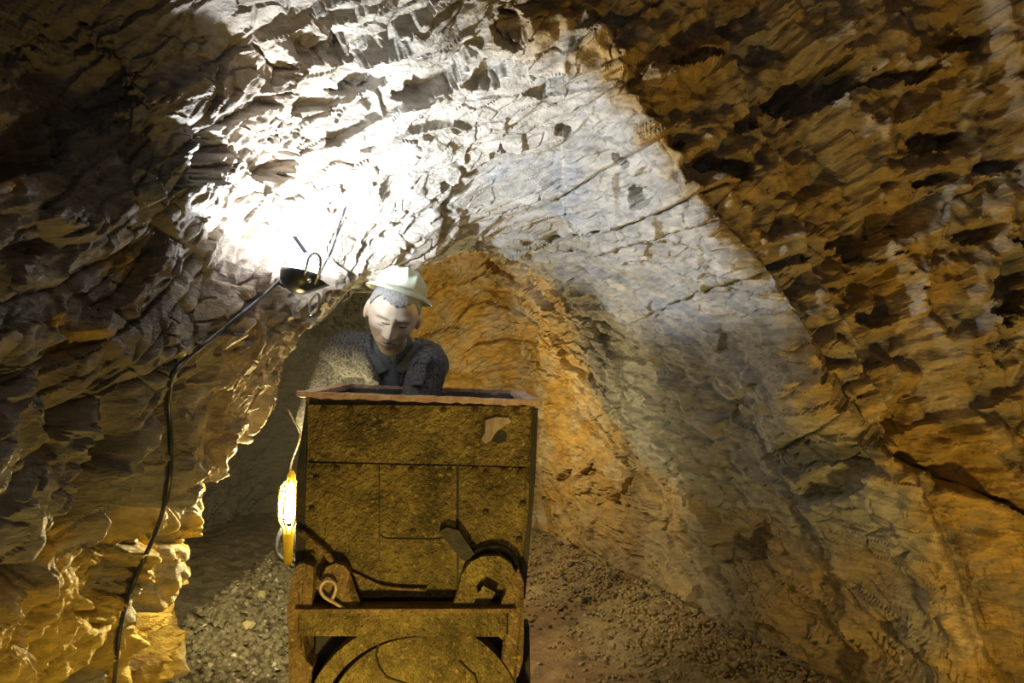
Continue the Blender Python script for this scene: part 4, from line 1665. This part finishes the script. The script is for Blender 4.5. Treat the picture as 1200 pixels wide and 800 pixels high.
M_WIRE = noise_mat('pale_wire', (.45, .40, .32), (.6, .55, .45), 60, .5, 0, .2, 100, dist=.001)
bm = bmesh.new()
W = spline([at(338, 480, 2.8), at(345, 494, 2.8), at(352, 507, 2.78), at(349, 522, 2.8), at(343, 538, 2.84), at(340, 552, 2.86), HL + Vector((0, 0, .125))], 8)
for ph in (0, math.pi):
    add_tube(bm, [q + Vector((math.cos(i * 1.1 + ph), math.sin(i * 1.1 + ph), 0)) * .002 for i, q in enumerate(W)], .0018, 6)
o = from_bm('lamp_wire', bm, M_WIRE, None, True)
tag(o, 'pale twisted wire tied to the cart side, carrying the warm lamp', 'wire')
bm = bmesh.new()
for px in ([(331, 618), (325, 632), (324, 646), (332, 656), (345, 664)], [(350, 606), (347, 628), (350, 648), (352, 672)], [(338, 618), (336, 636), (340, 652), (347, 658)]):
    add_tube(bm, spline([at(a_, b_, 2.92) for a_, b_ in px], 6), .009, 8)
o = from_bm('dangling_flex', bm, M_BLACK, None, True)
tag(o, 'black flex looping down under the warm lamp beside the cart', 'cable')

# ------------------------------------------------------------------ cables on the left wall
bm = bmesh.new()
px = [(338, 318), (318, 338), (292, 362), (262, 384), (238, 404), (222, 418), (204, 430), (197, 440), (196, 462), (199, 490), (201, 520), (202, 552), (198, 582), (188, 614), (174, 645), (160, 672), (147, 700), (139, 730), (137, 765), (134, 800), (130, 840)]
pts = [on_rock(u, v, .016) for u, v in px]
for _ in range(2):
    pts = [pts[0]] + [(pts[i - 1] + 2 * pts[i] + pts[i + 1]) / 4 for i in range(1, len(pts) - 1)] + [pts[-1]]
run = []
for q in spline(pts, 6):                       # keep the whole run clear of the rock
    d = (q - CAM).normalized()
    for o in ROCKS:
        ok, loc, no, _ = o.ray_cast(CAM, d)
        if ok and (loc - CAM).length < (q - CAM).length + .012:
            q = loc - d * .012
    run.append(q)
for _ in range(3):
    run = [run[0]] + [(run[i - 1] + 2 * run[i] + run[i + 1]) / 4 for i in range(1, len(run) - 1)] + [run[-1]]
add_tube(bm, run, .0068, 8)
o = from_bm('power_cable', bm, M_BLACK, None, True)
tag(o, 'long black cable sagging down the left rock wall from the floodlight', 'cable')
bm = bmesh.new()
px = [(372, 326), (380, 310), (388, 294), (394, 276), (399, 258), (404, 244)]
add_tube(bm, spline([on_rock(u, v, .012) for u, v in px], 5), .0035, 6)
o = from_bm('thin_cable', bm, M_BLACK, None, True)
tag(o, 'thin dark lead running up the pale rock above the floodlight', 'cable')

# ------------------------------------------------------------------ dusty air
bm = bmesh.new()
add_box(bm, (-1.10, 4.75, .85), (1.1, 1.6, 1.3))
hz = bpy.data.materials.new('dusty_air')
hz.use_nodes = True
nt = hz.node_tree
nt.nodes.clear()
o_ = nt.nodes.new('ShaderNodeOutputMaterial')
vsn = nt.nodes.new('ShaderNodeVolumeScatter')
vsn.inputs['Color'].default_value = (.9, .92, .95, 1)
vsn.inputs['Density'].default_value = .065
vsn.inputs['Anisotropy'].default_value = .2
nt.links.new(vsn.outputs[0], o_.inputs['Volume'])
o = from_bm('haze', bm, hz)
tag(o, 'thin grey dust hanging in the air of the dark passage', kind='stuff')
